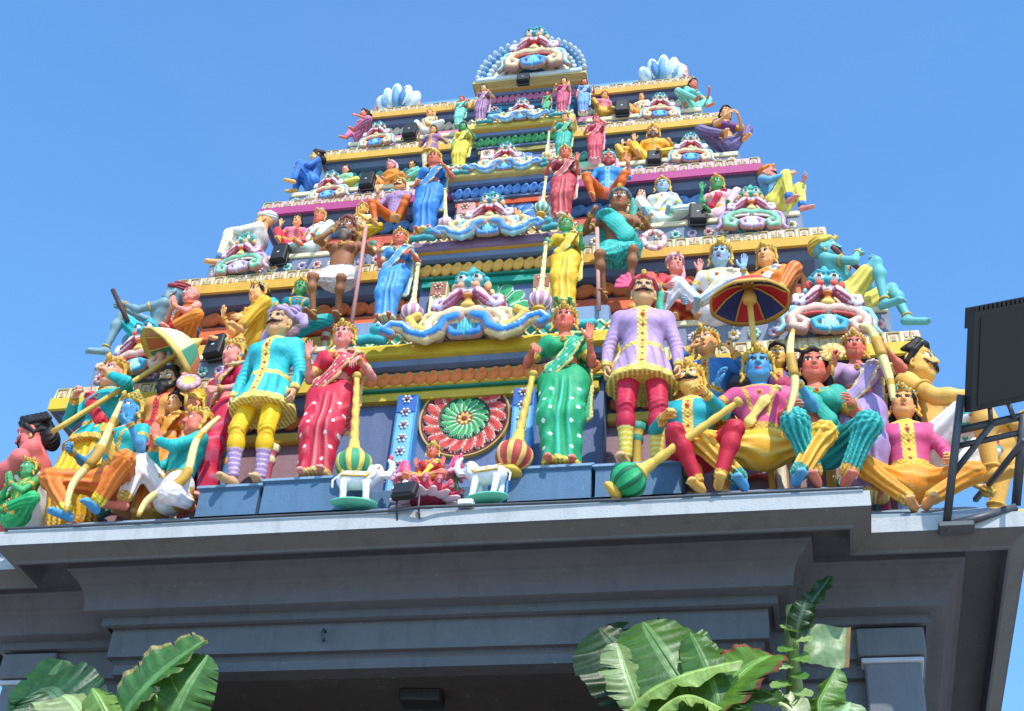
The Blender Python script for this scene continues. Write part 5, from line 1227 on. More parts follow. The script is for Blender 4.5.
# ------------------------------------------------ elephants and the lotus goddess
def elephant(label, loc, s, yaw, flip=1):
    t = thing('elephant', label, 'elephant', loc, yaw, s, 'white elephants beside the lotus'); c = Clay(); f = -flip     # head towards f*x
    c.cap((-.22 * f, 0, .52), (.2 * f, 0, .54), .2, .19, 'w', .06); c.ell((.36 * f, 0, .7), (.17, .16, .18), 'w', .07); c.ell((.38 * f, 0, .83), (.1, .11, .09), 'w', .05)
    for x in (-.26, .2):
        for y in (-.11, .11): c.cap((x * f, y, .42), ((x + (.05 if y < 0 else -.02)) * f, y, .05), .082, .058, 'w', .04); c.ell(((x + .06) * f, y, .03), (.066, .062, .04), 'w', .02)
    c.chain([(.48 * f, -.02, .68), (.6 * f, -.03, .66), (.68 * f, -.03, .78), (.67 * f, -.03, .93), (.6 * f, -.03, 1.02)], lambda k: .085 - .045 * k, 'w', .03)
    for y in (-1, 1):
        c.ell((.3 * f, y * .17, .66), (.1, .03, .16), 'w', .02); c.cap((.47 * f, y * .08, .6), (.6 * f, y * .12, .6), .022, .01, 'w', .01); c.ell((.49 * f, y * .1, .74), .018, 'black', .002)
    c.chain([(-.42 * f, 0, .6), (-.5 * f, 0, .5), (-.48 * f, 0, .34)], .022, 'w', .01)
    V, Q, lab, nm = c.mesh(.016); link('body', np_mesh('body', V, Q, lab_cols(lab, nm, {'w': 'e2e4e6'})), t, M_PAINT)
    g = Clay()
    for x in (-.3, -.05, .2):
        for a in range(18): th = PI * a / 17; g.ell((x * f, math.cos(th) * .218, .5 + math.sin(th) * .218), .02, 'gold', .014)
    for a in range(16): g.ell(((-.3 + .5 * a / 15) * f, -.215, .52), .02, 'gold', .014)
    for a in range(16): g.ell(((.2 + .24 * a / 15) * f, -.2 + .05 * a / 15, .52 + .27 * a / 15), .02, 'gold', .014)
    V, Q, lab, nm = g.mesh(.012); link('harness', np_mesh('harness', V, Q, lab_cols(lab, nm, {})), t, M_PAINT)
    b = Clay(); b.ell((.62 * f, -.03, 1.07), (.05, .05, .065), 'rose', .02); b.ell((.62 * f, -.03, 1.13), (.03, .03, .04), 'pink', .01); V, Q, lab, nm = b.mesh(.012); link('lotus_bud', np_mesh('lotus_bud', V, Q, lab_cols(lab, nm, {})), t, M_PAINT)
    q = MB(); q.lathe([(.001, -.03), (.52, -.03), (.54, .0), (.5, .02), (.001, .02)], '58b48c', 20, Matrix.Diagonal((.9, .42, 1, 1))); q.build('base', M_PAINT, t)
elephant('white elephant with raised trunk left of the lotus goddess', (-0.439, 0.120, 6.799), 0.349, R(10), -1)
elephant('white elephant with raised trunk right of the lotus goddess', (0.500, 0.120, 6.787), 0.343, R(-10), 1)
lt = thing('lotus_flower', 'big pink lotus flower seat in front of the petalled wheel', 'lotus', (0.056, 0.260, 6.826), 0, .84)
c = Clay(); c.ell((0, 0, .09), (.22, .22, .07), 'p', .03)
for ring, (n, r, z, tl, ln_, cl) in enumerate(((16, .2, .02, -.1, .1, 'e0b0b4'), (15, .2, .06, .35, .1, 'b83048'), (13, .18, .10, .9, .08, 'c84a5c'))):
    for i in range(n):
        a = 2 * PI * (i + .5 * ring) / n; d = np.array((math.cos(a), math.sin(a), 0), f32); b = d * r + np.array((0, 0, z), f32); tip = b + (d * math.cos(tl) + np.array((0, 0, math.sin(tl)), f32)) * ln_
        c.cap(b, tip, .05, .03, cl, .006, (d * math.sin(tl) - np.array((0, 0, math.cos(tl)), f32), .45)); c.ell(tip, (.02, .02, .02), 'e8a8b0', .006)
V, Q, lab, nm = c.mesh(.0085); link('petals', np_mesh('petals', V, Q, lab_cols(lab, nm, {'p': 'b8344a'})), lt, M_PAINT)
fig('little lotus goddess with red skin, gold crown and four arms', (0.040, 0.280, 6.963), 0.409, 0, 'statue', G1, skin='s_red', female=True, crown='tall', cc=('lemon', 'green'), pel=(0, 0, .13), legL=dict(foot=(.1, -.3, .08), po=(-1, -.4, .1)), legR=dict(foot=(-.1, -.32, .08), po=(1, -.4, .1)), h=.017, wear=[blouse('c03030', 'lemon'), dhoti('d04030', 'gold', tint='f0c8a0'), sash('lemon')], armL=up((-.24, .14, .34), -1), armR=up((.24, .14, .34), 1))
for pt, lb in (((-0.130, 0.200, 7.072), 'tall pink lotus bud at the left side of the lotus goddess'), ((0.241, 0.220, 7.104), 'tall pink lotus bud at the right side of the lotus goddess')):
    t = thing('lotus_bud', lb, 'flower', pt); c = Clay()
    for i in range(8): a = PI * i / 4; c.cap((math.cos(a) * .035, math.sin(a) * .035, 0), (math.cos(a) * .02, math.sin(a) * .02, .09), .026, .014, 'd8587c' if i % 2 else 'b83860', .006)
    for i in range(8): a = PI * i / 4 + .4; c.cap((math.cos(a) * .02, math.sin(a) * .02, -.02), (math.cos(a) * .075, math.sin(a) * .075, -.06), .026, .016, 'e08aa0', .006)
    V, Q, lab, nm = c.mesh(.008); link('bud', np_mesh('bud', V, Q, lab_cols(lab, nm, {})), t, M_PAINT); q = MB(); q.tube([(0, 0, -.02), (.01, .02, -.12), (.02, .05, -.22)], .014, 'leaf', 8); q.build('stem', M_PAINT, t)
# ================================================================ second storey
fig('grey blue man in red striped turban reclining at the left corner', (-2.964, 1.160, 9.085), 0.870, R(-80), 'statue', G2, skin='s_grey', turban='plain', tc=('8c2a30', 'd8c8a8', 'gold'), pel=(0, 0, .14), lean=(0, .2, 1), legL=dict(foot=(-.12, -.32, .02), po=(-.1, -.2, 1), bare=1), legR=dict(foot=(.12, -.40, .0), po=(.1, -.2, 1), bare=1), wear=[dhoti('teal', 'gold', short=True)],
    armL=dict(hand=(-.02, .5, .42), g='grip', po=(.3, -.1, -1)), armR=dict(hand=(.06, .46, .42), g='grip', po=(.3, -.1, -1)))
rod('flute', 'dark wooden rod held out by the reclining grey blue man', 'flute', [(-3.359, 0.950, 9.732), (-3.260, 0.950, 9.570), (-3.115, 0.950, 9.338)], .022, '3a2420')
mask('scrolled lion mask at the left corner above the parasol', (-2.849, 0.900, 8.682), .56, R(-10), 1)
fig('bald pink man with folded hands behind the left parasol', (-2.659, 1.120, 9.172), 0.670, R(-30), 'statue', G2, skin='s_rose', **SIT, h=.014, wear=[dhoti('orange', 'red'), sash('dorange')], armL=namaste(-1), armR=namaste(1), hairc='hair')
speaker('black loudspeaker on the second ledge left of the orange goddess', (-2.234, 0.980, 8.885), .17, .24, R(-10))
fig('goddess in orange yellow cloth raising her palm', (-2.001, 1.120, 9.038), 0.773, R(-34), 'statue', G2, h=.014, skin='s_orange', female=True, crown='low', cc=('gold', 'sky'), hair='long', **SITR, wear=[blouse('e89a20', 'gold'), dhoti('f0b020', 'gold', tint='dorange'), sash('e8a020')], armL=up((-.3, .24, .38), -1), armR=dict(hand=(.2, .26, .1)))
fig('small green faced figure crouching behind the lavender turban', (-1.637, 1.160, 9.225), 0.623, R(10), 'statue', G2, h=.015, skin='s_green', crown='low', cc=('gold', 'teal'), **SIT, wear=[vest('dteal'), dhoti('teal')], armR=up((.25, .2, .36), 1))
fig('thin bare chested old sage in white loincloth sitting with a staff', (-1.249, 1.040, 9.138), 0.813, R(0), 'statue', G2, h=.0125, skin='s_brown', beard='6a5a50', hair='topknot', hairc='7a3a34', thick=.76, slim=.86, pel=(0, 0, .74), head=(0, R(-4), 0), legL=dict(foot=(-.13, -.2, .08), po=(-.2, -1, .1), bare=1), legR=dict(foot=(.11, -.12, .08), po=(.2, -1, .1), bare=1), wear=[dhoti('white', 'white', short=True, tint='lpink')],
    armL=dict(hand=(-.06, .22, .52), g='relax', dir=(.3, .2, .9), palm=(0, -1, 0)), armR=dict(hand=(.24, .26, .36), g='grip'))
rod('staff', 'long pinkish wooden staff held by the bare chested sage', 'staff', [(-0.993, 0.820, 10.125), (-0.970, 0.800, 9.591), (-0.961, 0.800, 8.889)], .018, 'b87a70')
fig('woman in bright blue sari with crown beside the bare chested sage', (-0.673, 0.840, 9.022), 0.573, R(0), 'statue', G2, h=.0125, skin='s_red', female=True, crown='low', cc=('gold', 'red'), wear=[sari('3a86cc', 'e0d0a0', tint='a8d4f4', ndots=False)], lean=(.03, 0, 1), legL=dict(foot=(-.09, -.0, .075)), legR=dict(foot=(.04, -.03, .075), po=(.3, -1, 0)), armL=up((-.24, .2, .34), -1), armR=dict(hand=(.25, .2, .28), g='relax', dir=(-.2, .5, -.7), palm=(0, -.3, -1), th=(-1, 0, 0)))
mace('cream mace with lilac ribbed bulb beside the bright blue sari woman', (-0.428, 0.720, 9.521), (-0.420, 0.720, 8.912), .72, 'e4cc8c', 'b87a9a', 'ecd8d0')
mask('largest lion mask with blue winged scrolls in the middle of the second storey', (0.077, 0.700, 8.645), .68, 0, 0, True)
fig('green skinned woman in golden yellow sari', (0.809, 0.840, 9.052), 0.546, R(2), 'statue', G2, h=.0125, skin='s_green', female=True, crown='low', cc=('mint', 'green'), wear=[sari('e8b020', 'f0d870', tint='f8e080', ndots=False)], lean=(-.03, 0, 1), legR=dict(foot=(.09, -.0, .075)), legL=dict(foot=(-.05, -.03, .075), po=(-.3, -1, 0)), armR=up((.25, .2, .36), 1), armL=dict(hand=(-.25, .2, .28), g='relax', dir=(.2, .5, -.7), palm=(0, -.3, -1), th=(1, 0, 0)))
mace('cream mace with lilac ribbed bulb beside the yellow sari woman', (0.661, 0.720, 9.638), (0.641, 0.720, 8.938), .72, 'e4cc8c', 'b87a9a', 'ecd8d0')
fig('old brown man draped in teal cloth sitting with a staff and garland', (1.222, 1.040, 9.135), 0.845, R(4), 'statue', G2, h=.0125, skin='s_brown', turban='tail', tc=('5a6a7a', '3f9a8a', '4a5a6a'), thick=.78, slim=.88, pel=(0, 0, .74), legL=dict(foot=(-.12, -.12, .08), po=(-.2, -1, .1), bare=1), legR=dict(foot=(.13, -.2, .08), po=(.25, -1, .2), bare=1), wear=[dhoti('1f9a90', '1f9a90', short=True), sash('28a89a', side=-1, w=.09)],
    armL=dict(hand=(-.26, .24, .34), g='grip'), armR=dict(hand=(.26, .28, .2), g='grip'))
rod('staff', 'long pale wooden staff held by the teal draped old man', 'staff', [(1.072, 0.800, 9.845), (1.094, 0.800, 9.375), (1.115, 0.800, 8.948)], .017, 'c88a80')
gt = thing('garland', 'round pink and white flower garland hanging from the old man in teal', 'garland', (1.547, 0.840, 9.692), R(8)); c = Clay()
for i in range(22): a = 2 * PI * i / 22; c.ell((math.cos(a) * .085, 0, math.sin(a) * .092), .024, ('lpink', 'white', 'd8607c', 'cream')[i % 4], .006)
V, Q, lab, nm = c.mesh(.008); link('flowers', np_mesh('flowers', V, Q, lab_cols(lab, nm, {})), gt, M_PAINT)
fig('reclining woman in red with pink face behind the red fan turban', (1.685, 1.120, 9.030), 0.715, R(25), 'statue', G2, h=.014, skin='s_rose', female=True, turban='tail', tc=('lpink', 'lpink', 'gold'), **SIT, wear=[blouse('red'), dhoti('c83038', 'gold', tint='orange')], armR=up((.22, .24, .5), 1), armL=dict(hand=(-.2, .3, .1)))
fig('pale blue god in white robes reclining above the blue parasol', (2.036, 1.060, 8.918), 0.802, R(-6), 'statue', G2, h=.013, skin='s_lblue', crown='tall', cc=('lemon', 'gold'), pel=(0, 0, .15), lean=(.1, -.1, 1), legL=dict(foot=(-.58, -.2, .05), po=(-.2, -.5, 1)), legR=dict(foot=(-.15, -.3, .06), po=(1, -.5, .3)), wear=[vest('e0d8d0', 'lemon'), dhoti('e4e0e0', 'cream', tint='a8b0d0'), sash('cream')], armL=dict(hand=(-.3, .2, .05)), armR=up((.28, .22, .38), 1))
fig('orange faced figure in red drape leaning towards the pale blue god', (2.454, 1.140, 9.016), 0.766, R(-20), 'statue', G2, h=.014, skin='s_orange', crown='low', cc=('gold', 'green'), **SITR, wear=[vest('orange'), dhoti('dorange', 'gold', tint='f0a868'), sash('white')], armL=dict(hand=(-.3, .24, .3)))
mask('scrolled lion mask at the right corner under the flute playing giant', (2.893, 0.900, 8.601), .62, R(8), 1)
fig('teal skinned man in gold and blue turban playing a flute at the right corner', (3.064, 1.100, 8.926), 0.921, R(72), 'statue', G2, h=.0125, skin='s_teal', stache=True, turban='tail', tc=('d8b040', '3a5aa8', 'gold'), pel=(0, 0, .14), lean=(0, .24, 1), legL=dict(foot=(-.08, -.34, .0), po=(-.1, -.3, 1), bare=1), legR=dict(foot=(.16, -.46, -.04), po=(.2, -.2, 1), bare=1), wear=[dhoti('d8c04a', 'gold', short=True)],
    armL=dict(hand=(-.04, .26, .48), g='grip', po=(.6, -.1, -1)), armR=dict(hand=(.14, .32, .42), g='grip', po=(.6, -.1, -1)))
rod('flute', 'dark flute at the lips of the teal skinned corner man', 'flute', [(2.980, 0.970, 9.572), (3.058, 0.950, 9.449), (3.164, 0.930, 9.292)], .02, '5a2a28')
# ================================================================ third storey
fig('orange faced man in white turban and robe at the left corner of the third storey', (-2.390, 1.500, 10.348), 0.751, R(-78), 'statue', G3, h=.015, skin='s_orange', stache=True, turban='plain', tc=('e4e4dc', '9ad0b8', 'gold'), pel=(0, 0, .14), lean=(0, .15, 1), legL=dict(foot=(-.1, -.28, .03), po=(-.1, -.4, 1)), legR=dict(foot=(.12, -.34, .03), po=(.1, -.4, 1)), wear=[tunic('e8e0d4', 'lpink', skirt=0), dhoti('ece4d0', 'steel', tint='lemon')], armL=dict(hand=(-.05, .4, .4), g='grip'), armR=dict(hand=(.1, .36, .38), g='grip'))
rod('flute', 'thin dark flute of the white turbaned corner man', 'flute', [(-2.654, 1.420, 10.765), (-2.544, 1.420, 10.727), (-2.414, 1.420, 10.686)], .014, '4a3430')
mask('mint and lilac lion mask at the left corner of the third storey', (-2.354, 1.320, 10.139), .46, R(-8), 2)
speaker('black loudspeaker on the third ledge beside the mint lion mask', (-2.039, 1.400, 10.311), .15, .22, R(-6))
fig('pink skinned crowned deity in white robe seated right of the left loudspeaker', (-1.761, 1.520, 10.500), 0.550, R(-16), 'statue', G3, h=.015, skin='s_red', crown='tall', cc=('gold', 'sky'), **SITR, wear=[vest('e4dcd0', 'gold'), dhoti('e8e4e0', 'mint', tint='b8d8c8'), sash('white')], armL=up((-.3, .2, .4), -1))
fig('orange skinned attendant with tall fan beside the pink crowned deity', (-2.010, 1.560, 10.588), 0.469, R(10), 'statue', G3, h=.017, skin='s_orange', hair='bun', **SIT, wear=[vest('pink'), dhoti('red')], armL=up((-.28, .2, .42), -1))
fig('small golden crowned figure left of the lavender shirted man', (-1.351, 1.540, 10.650), 0.468, R(0), 'statue', G3, h=.017, skin='s_gold', crown='low', cc=('gold', 'gold'), **SIT, wear=[vest('cream'), dhoti('yellow')], armL=namaste(-1), armR=namaste(1))
fig('moustached man in lavender shirt sitting beside the royal blue sari woman', (-0.946, 1.360, 10.492), 0.543, R(-4), 'statue', G3, h=.014, skin='s_orange', stache=True, turban='tail', tc=('gold', 'cream', 'gold'), pel=(0, 0, .48), legL=dict(foot=(-.2, -.3, .08), po=(-.6, -1, .6)), legR=dict(foot=(.2, -.3, .08), po=(.7, -1, .4)), wear=[tunic('9a78a8', 'lav', sleeve=False, skirt=0), trousers('dorange')], armL=up((-.3, .22, .42), -1), armR=onknee((.26, .3, .02), 1))
fig('woman in royal blue sari on the third storey', (-0.604, 1.260, 10.387), 0.586, R(0), 'statue', G3, h=.014, skin='s_red', female=True, crown='tall', cc=('cream', 'gold'), wear=[sari('2a70c4', 'e0c878', tint='7ab8ec', ndots=False)], armL=dict(hand=(-.2, .1, .1)), armR=dict(hand=(.24, .22, .34), g='grip'))
mace('small cream mace beside the royal blue sari woman', (-0.425, 1.160, 10.823), (-0.368, 1.160, 10.329), .55, 'e4cc8c', 'd89ab0', 'ecd8d0')
mask('lion mask with orange scrolls in the middle of the third storey', (0.052, 1.120, 10.137), .50, 0, 3, True)
fig('woman in dark red and rose sari on the third storey', (0.662, 1.260, 10.424), 0.509, R(2), 'statue', G3, h=.014, skin='s_red', female=True, crown='tall', cc=('b8c888', 'cream'), wear=[sari('b83a40', 'e8c8b0', tint='f0a8a0', ndots=False, blouse_c='8c2030')], armR=up((.26, .2, .34), 1), armL=dict(hand=(-.24, .2, .3), g='grip'))
mace('small cream mace with green bulb beside the dark red sari woman', (0.518, 1.160, 10.857), (0.497, 1.160, 10.411), .55, 'e4cc8c', '3f9a88', 'e8d8b0')
fig('man in bright blue shirt sitting with a raised flower', (1.055, 1.360, 10.533), 0.575, R(6), 'statue', G3, h=.014, skin='s_red', beard='8c2a2a', turban='tail', tc=('9ac8c0', 'lpink', 'gold'), pel=(0, 0, .48), legL=dict(foot=(-.2, -.3, .08), po=(-.7, -1, .4)), legR=dict(foot=(.16, -.3, .08), po=(.6, -1, .7)), wear=[tunic('2a7ac8', 'sky', sleeve=False, skirt=0), trousers('dorange')], armR=up((.32, .22, .44), 1), armL=dict(hand=(-.26, .26, .02), g='relax'))
fig('grey blue crowned god in white robe on the third storey', (1.542, 1.500, 10.459), 0.580, R(0), 'statue', G3, h=.014, skin='s_lblue', crown='tall', cc=('lemon', 'gold'), **SIT, wear=[vest('dce4e0', 'lemon'), dhoti('e0e8e0', 'mint', tint='9ac8b0'), sash('white')], armL=dict(hand=(-.3, .12, .1)), armR=dict(hand=(.3, .12, .1)))
fig('winged attendant kneeling left of the grey blue god', (1.335, 1.540, 10.495), 0.477, R(20), 'statue', G3, h=.017, skin='s_fair', hair='bun', **SIT, wear=[vest('sky'), dhoti('cream')], armL=namaste(-1), armR=namaste(1))
speaker('black loudspeaker on the third ledge right of the grey blue god', (1.868, 1.380, 10.347), .15, .22, R(6))
fig('green faced figure in pale pink robe right of the loudspeaker', (2.040, 1.520, 10.468), 0.552, R(-10), 'statue', G3, h=.015, skin='s_green', crown='low', cc=('lemon', 'red'), **SITR, wear=[vest('lpink'), dhoti('lpink', 'cream', tint='white'), sash('crimson')], armL=up((-.2, .24, .42), -1))
mask('green edged lion mask at the right corner of the third storey', (2.335, 1.320, 10.143), .48, R(6), 2)
fig('pink faced man in orange turban with yellow trousers at the right corner', (2.554, 1.500, 10.486), 0.649, R(56), 'statue', G3, h=.015, skin='s_rose', stache=True, turban='tail', tc=('orange', 'red', 'gold'), pel=(0, 0, .14), lean=(0, .18, 1), legL=dict(foot=(-.1, -.28, .03), po=(-.1, -.4, 1)), legR=dict(foot=(.14, -.32, .03), po=(.2, -.4, 1)), wear=[tunic('5a9ac8', 'gold', skirt=0), dhoti('e0c83a', 'blue', tint='f4ec90')], armL=dict(hand=(-.16, .36, .24)), armR=dict(hand=(.16, .42, .3)))
# ================================================================ fourth storey
fig('man in deep blue cloth resting his chin at the left corner', (-2.045, 1.780, 11.626), 0.559, R(-66), 'statue', G4, h=.017, skin='s_gold', hair='swept', pel=(0, 0, .14), legL=dict(foot=(-.1, -.28, .03), po=(-.1, -.4, 1)), legR=dict(foot=(.12, -.34, .03), po=(.1, -.4, 1)), wear=[tunic('2a5ab0', 'gold', skirt=0), dhoti('2a64b8', 'blue')], armL=dict(hand=(-.1, .3, .46)), armR=dict(hand=(.1, .3, .3)))
mask('white and rose lion mask at the left corner of the fourth storey', (-1.767, 1.620, 11.300), .36, R(-6), 3)
speaker('black loudspeaker on the fourth ledge at left', (-1.419, 1.680, 11.478), .14, .20, R(-4))
fig('reclining figure in orange with pink turban right of the upper left loudspeaker', (-1.239, 1.800, 11.545), 0.400, R(-20), 'statue', G4, h=.019, skin='s_rose', turban='tail', tc=('lpink', 'lpink', 'gold'), **SIT, wear=[vest('orange'), dhoti('orange', 'gold')])
fig('small attendant in sea green cloth beside the orange reclining figure', (-1.014, 1.820, 11.591), 0.352, R(-30), 'statue', G4, h=.019, skin='s_orange', hair='bun', **SIT, wear=[vest('aqua'), dhoti('mint')])
fig('figure in dark lilac shirt with raised arms above the royal blue sari woman', (-0.794, 1.660, 11.600), 0.363, R(-4), 'statue', G4, h=.017, skin='s_orange', hair='bun', wear=[tunic('8a5a8c', 'gold', sleeve=False), trousers('cream')], armL=dict(hand=(-.36, .12, .36)), armR=dict(hand=(.34, .12, .2)))
fig('green skinned woman in lemon yellow sari on the fourth storey', (-0.460, 1.580, 11.504), 0.367, R(0), 'statue', G4, h=.017, skin='s_green', female=True, hair='long', wear=[sari('e0c02c', 'f0e088', tint='f8f0a0', ndots=False)], armR=dict(hand=(.26, .2, .34), g='grip'))
mask('pale lion mask in the middle of the fourth storey', (0.046, 1.460, 11.293), .36, 0, 3, True)
fig('woman in sea green sari on the fourth storey', (0.567, 1.580, 11.505), 0.356, R(2), 'statue', G4, h=.017, skin='s_orange', female=True, turban='tail', tc=('grey', 'lav', 'gold'), wear=[sari('2a9a88', 'c8d070', tint='a8d880', ndots=False)], armR=up((.27, .2, .36), 1), armL=dict(hand=(-.26, .2, .3), g='grip'))
mace('little cream club held by the sea green sari woman', (0.436, 1.500, 11.826), (0.436, 1.500, 11.442), .42, 'e4cc8c', 'd8a850', 'e8d8b0')
fig('woman in red and rose holding her hand to her pink face', (0.872, 1.640, 11.498), 0.355, R(4), 'statue', G4, h=.017, skin='s_rose', female=True, turban='tail', tc=('red', 'red', 'gold'), wear=[sari('c83a48', 'lpink', tint='f0a8a8', ndots=False)], armR=dict(hand=(.1, .26, .5)), armL=dict(hand=(-.24, .2, .2)))
fig('bearded man in orange robe seated behind the upper right loudspeaker', (1.410, 1.840, 11.574), 0.540, R(0), 'statue', G4, h=.017, skin='s_orange', beard='5a3a2a', crown='low', cc=('gold', 'gold'), **SIT, wear=[tunic('e89a20', 'gold', skirt=0), dhoti('f0a820', 'gold')], armL=up((-.32, .2, .36), -1), armR=dict(hand=(.34, .2, .2)))
speaker('black loudspeaker in front of the orange robed bearded man', (1.437, 1.680, 11.451), .13, .15, R(4))
mask('white and rose lion mask at the right corner of the fourth storey', (1.790, 1.640, 11.364), .36, R(6), 3)
fig('woman in dark violet cloth lounging at the right corner of the fourth storey', (2.113, 1.820, 11.678), 0.587, R(24), 'statue', G4, h=.017, skin='s_orange', female=True, hair='bun', **SITR, wear=[blouse('purple'), dhoti('5a4a7a', 'brown', tint='8a7aa0')], armL=dict(hand=(-.1, .36, .3)), armR=dict(hand=(.1, .36, .3)))
# ================================================================ fifth storey
fig('woman in rose cloth lounging at the left corner of the top storey', (-1.743, 2.080, 12.617), 0.465, R(-40), 'statue', G5, h=.019, skin='s_red', female=True, hair='bun', **SIT, wear=[blouse('pink'), dhoti('b04a7a', 'pink', tint='lpink')], armR=dict(hand=(.2, .3, .3)))
mask('small white lion mask at the left corner of the top storey', (-1.490, 1.920, 12.312), .34, R(-6), 3)
speaker('black loudspeaker on the top ledge at left', (-1.169, 1.980, 12.479), .14, .19, R(-2))
fig('orange faced child seated right of the top left loudspeaker', (-1.016, 2.100, 12.628), 0.369, R(-10), 'statue', G5, h=.02, skin='s_orange', hair='bun', hairc='gold', **SIT, wear=[vest('cream'), dhoti('white')], armR=up((.26, .2, .36), 1))
fig('red faced figure in sea green dress at the top left of the centre bay', (-0.606, 1.860, 12.423), 0.255, R(-4), 'statue', G5, h=.019, skin='s_red', female=True, turban='tail', tc=('crimson', 'pink', 'gold'), wear=[sari('6ac0a8', 'mint', tint='c8ecd8', ndots=False)], armL=dict(hand=(-.3, .1, .1)), armR=up((.3, .16, .4), 1))
fig('woman in lilac and cream sari left of the uppermost niche', (-0.372, 1.840, 12.428), 0.318, R(-2), 'statue', G5, h=.019, skin='s_orange', female=True, hair='bun', wear=[sari('8a5a86', 'cream', tint='ecd8d0', ndots=False)], armR=dict(hand=(.26, .2, .3), g='grip'))
mask('small pale lion mask in the uppermost niche', (0.078, 1.760, 12.308), .30, 0, 3, True)
fig('woman in crimson and rose sari right of the uppermost niche', (0.478, 1.840, 12.438), 0.299, R(2), 'statue', G5, h=.019, skin='s_orange', female=True, hair='bun', wear=[sari('b83a58', 'lpink', tint='ecb0b8', ndots=False)], armL=dict(hand=(-.26, .2, .3), g='grip'), armR=up((.2, .22, .3), 1))
fig('woman in light blue sari next to the crimson sari woman', (0.684, 1.880, 12.451), 0.291, R(8), 'statue', G5, h=.019, skin='s_red', female=True, hair='long', wear=[sari('5a8ac8', 'white', tint='b8d8f0', ndots=False)], armR=dict(hand=(.34, .12, .3)))
fig('child with raspberry turban left of the top right loudspeaker', (0.858, 2.100, 12.647), 0.342, R(20), 'statue', G5, h=.02, skin='s_gold', turban='tail', tc=('crimson', 'pink', 'gold'), **SIT, wear=[vest('pink'), dhoti('gold')])
speaker('black loudspeaker on the top ledge at right', (1.069, 1.980, 12.502), .14, .19, R(2))
fig('orange skinned child seated right of the top right loudspeaker', (1.251, 2.120, 12.582), 0.346, R(-10), 'statue', G5, h=.02, skin='s_orange', hair='bun', hairc='hair', **SIT, wear=[vest('cream'), dhoti('orange')])
mask('small white lion mask at the right corner of the top storey', (1.461, 1.940, 12.330), .34, R(6), 3)
fig('woman in turquoise shawl lounging at the right corner of the top storey', (1.775, 2.100, 12.573), 0.467, R(42), 'statue', G5, h=.018, skin='s_red', female=True, hair='bun', **SITR, wear=[blouse('aqua'), dhoti('5ab8a8', 'mint', tint='b8e8d8')], armR=dict(hand=(.2, .34, .3)))
mask('green faced lion mask crowning the big arch at the very top', (0.142, 1.860, 13.180), .60, 0, 3)
# ------------------------------------------------ lesser figures tucked between the others
fig('orange skinned child clinging beside the upper right bearded man', (1.159, 1.860, 11.627), 0.375, R(30), 'statue', G4, h=.019, skin='s_orange', hair='bun', **SIT, wear=[vest('d8a030'), dhoti('e8a030')], armL=up((-.24, .2, .4), -1))
fig('small orange attendant between the pale pink robed figure and the corner mask', (2.237, 1.560, 10.483), 0.396, R(-20), 'statue', G3, h=.018, skin='s_orange', hair='bun', **SIT, wear=[vest('dorange'), dhoti('c84a2a')], armL=namaste(-1), armR=namaste(1))
fig('small red clad woman crouching just right of the garland', (1.519, 1.160, 9.120), 0.478, R(12), 'statue', G2, h=.017, skin='s_red', female=True, hair='bun', **SIT, wear=[blouse('d04030'), dhoti('c83a30', 'gold')])
fig('small attendant in sky blue crouching right of the orange goddess', (-1.800, 1.180, 9.133), 0.475, R(-8), 'statue', G2, h=.017, skin='s_fair', hair='bun', **SIT, wear=[vest('sky'), dhoti('lpink', 'gold')], armL=namaste(-1), armR=namaste(1))
fig('tiny pink skinned figure under the left corner of the fourth storey cornice', (-1.732, 1.840, 11.617), 0.369, R(-12), 'statue', G4, h=.019, skin='s_pink', hair='bun', **SIT, wear=[vest('mint'), dhoti('lemon')])
fig('small attendant in lemon cloth left of the pale blue god', (1.811, 1.160, 8.967), 0.480, R(5), 'statue', G2, h=.017, skin='s_orange', crown='low', cc=('gold', 'red'), **SIT, wear=[vest('lemon'), dhoti('orange', 'gold')], armR=up((.22, .2, .34), 1))
fig('tiny green clad figure left of the top middle red woman', (0.283, 1.960, 12.566), 0.206, R(0), 'statue', G5, h=.02, skin='s_red', female=True, hair='bun', wear=[sari('3f9a6a', 'gold', ndots=False)])
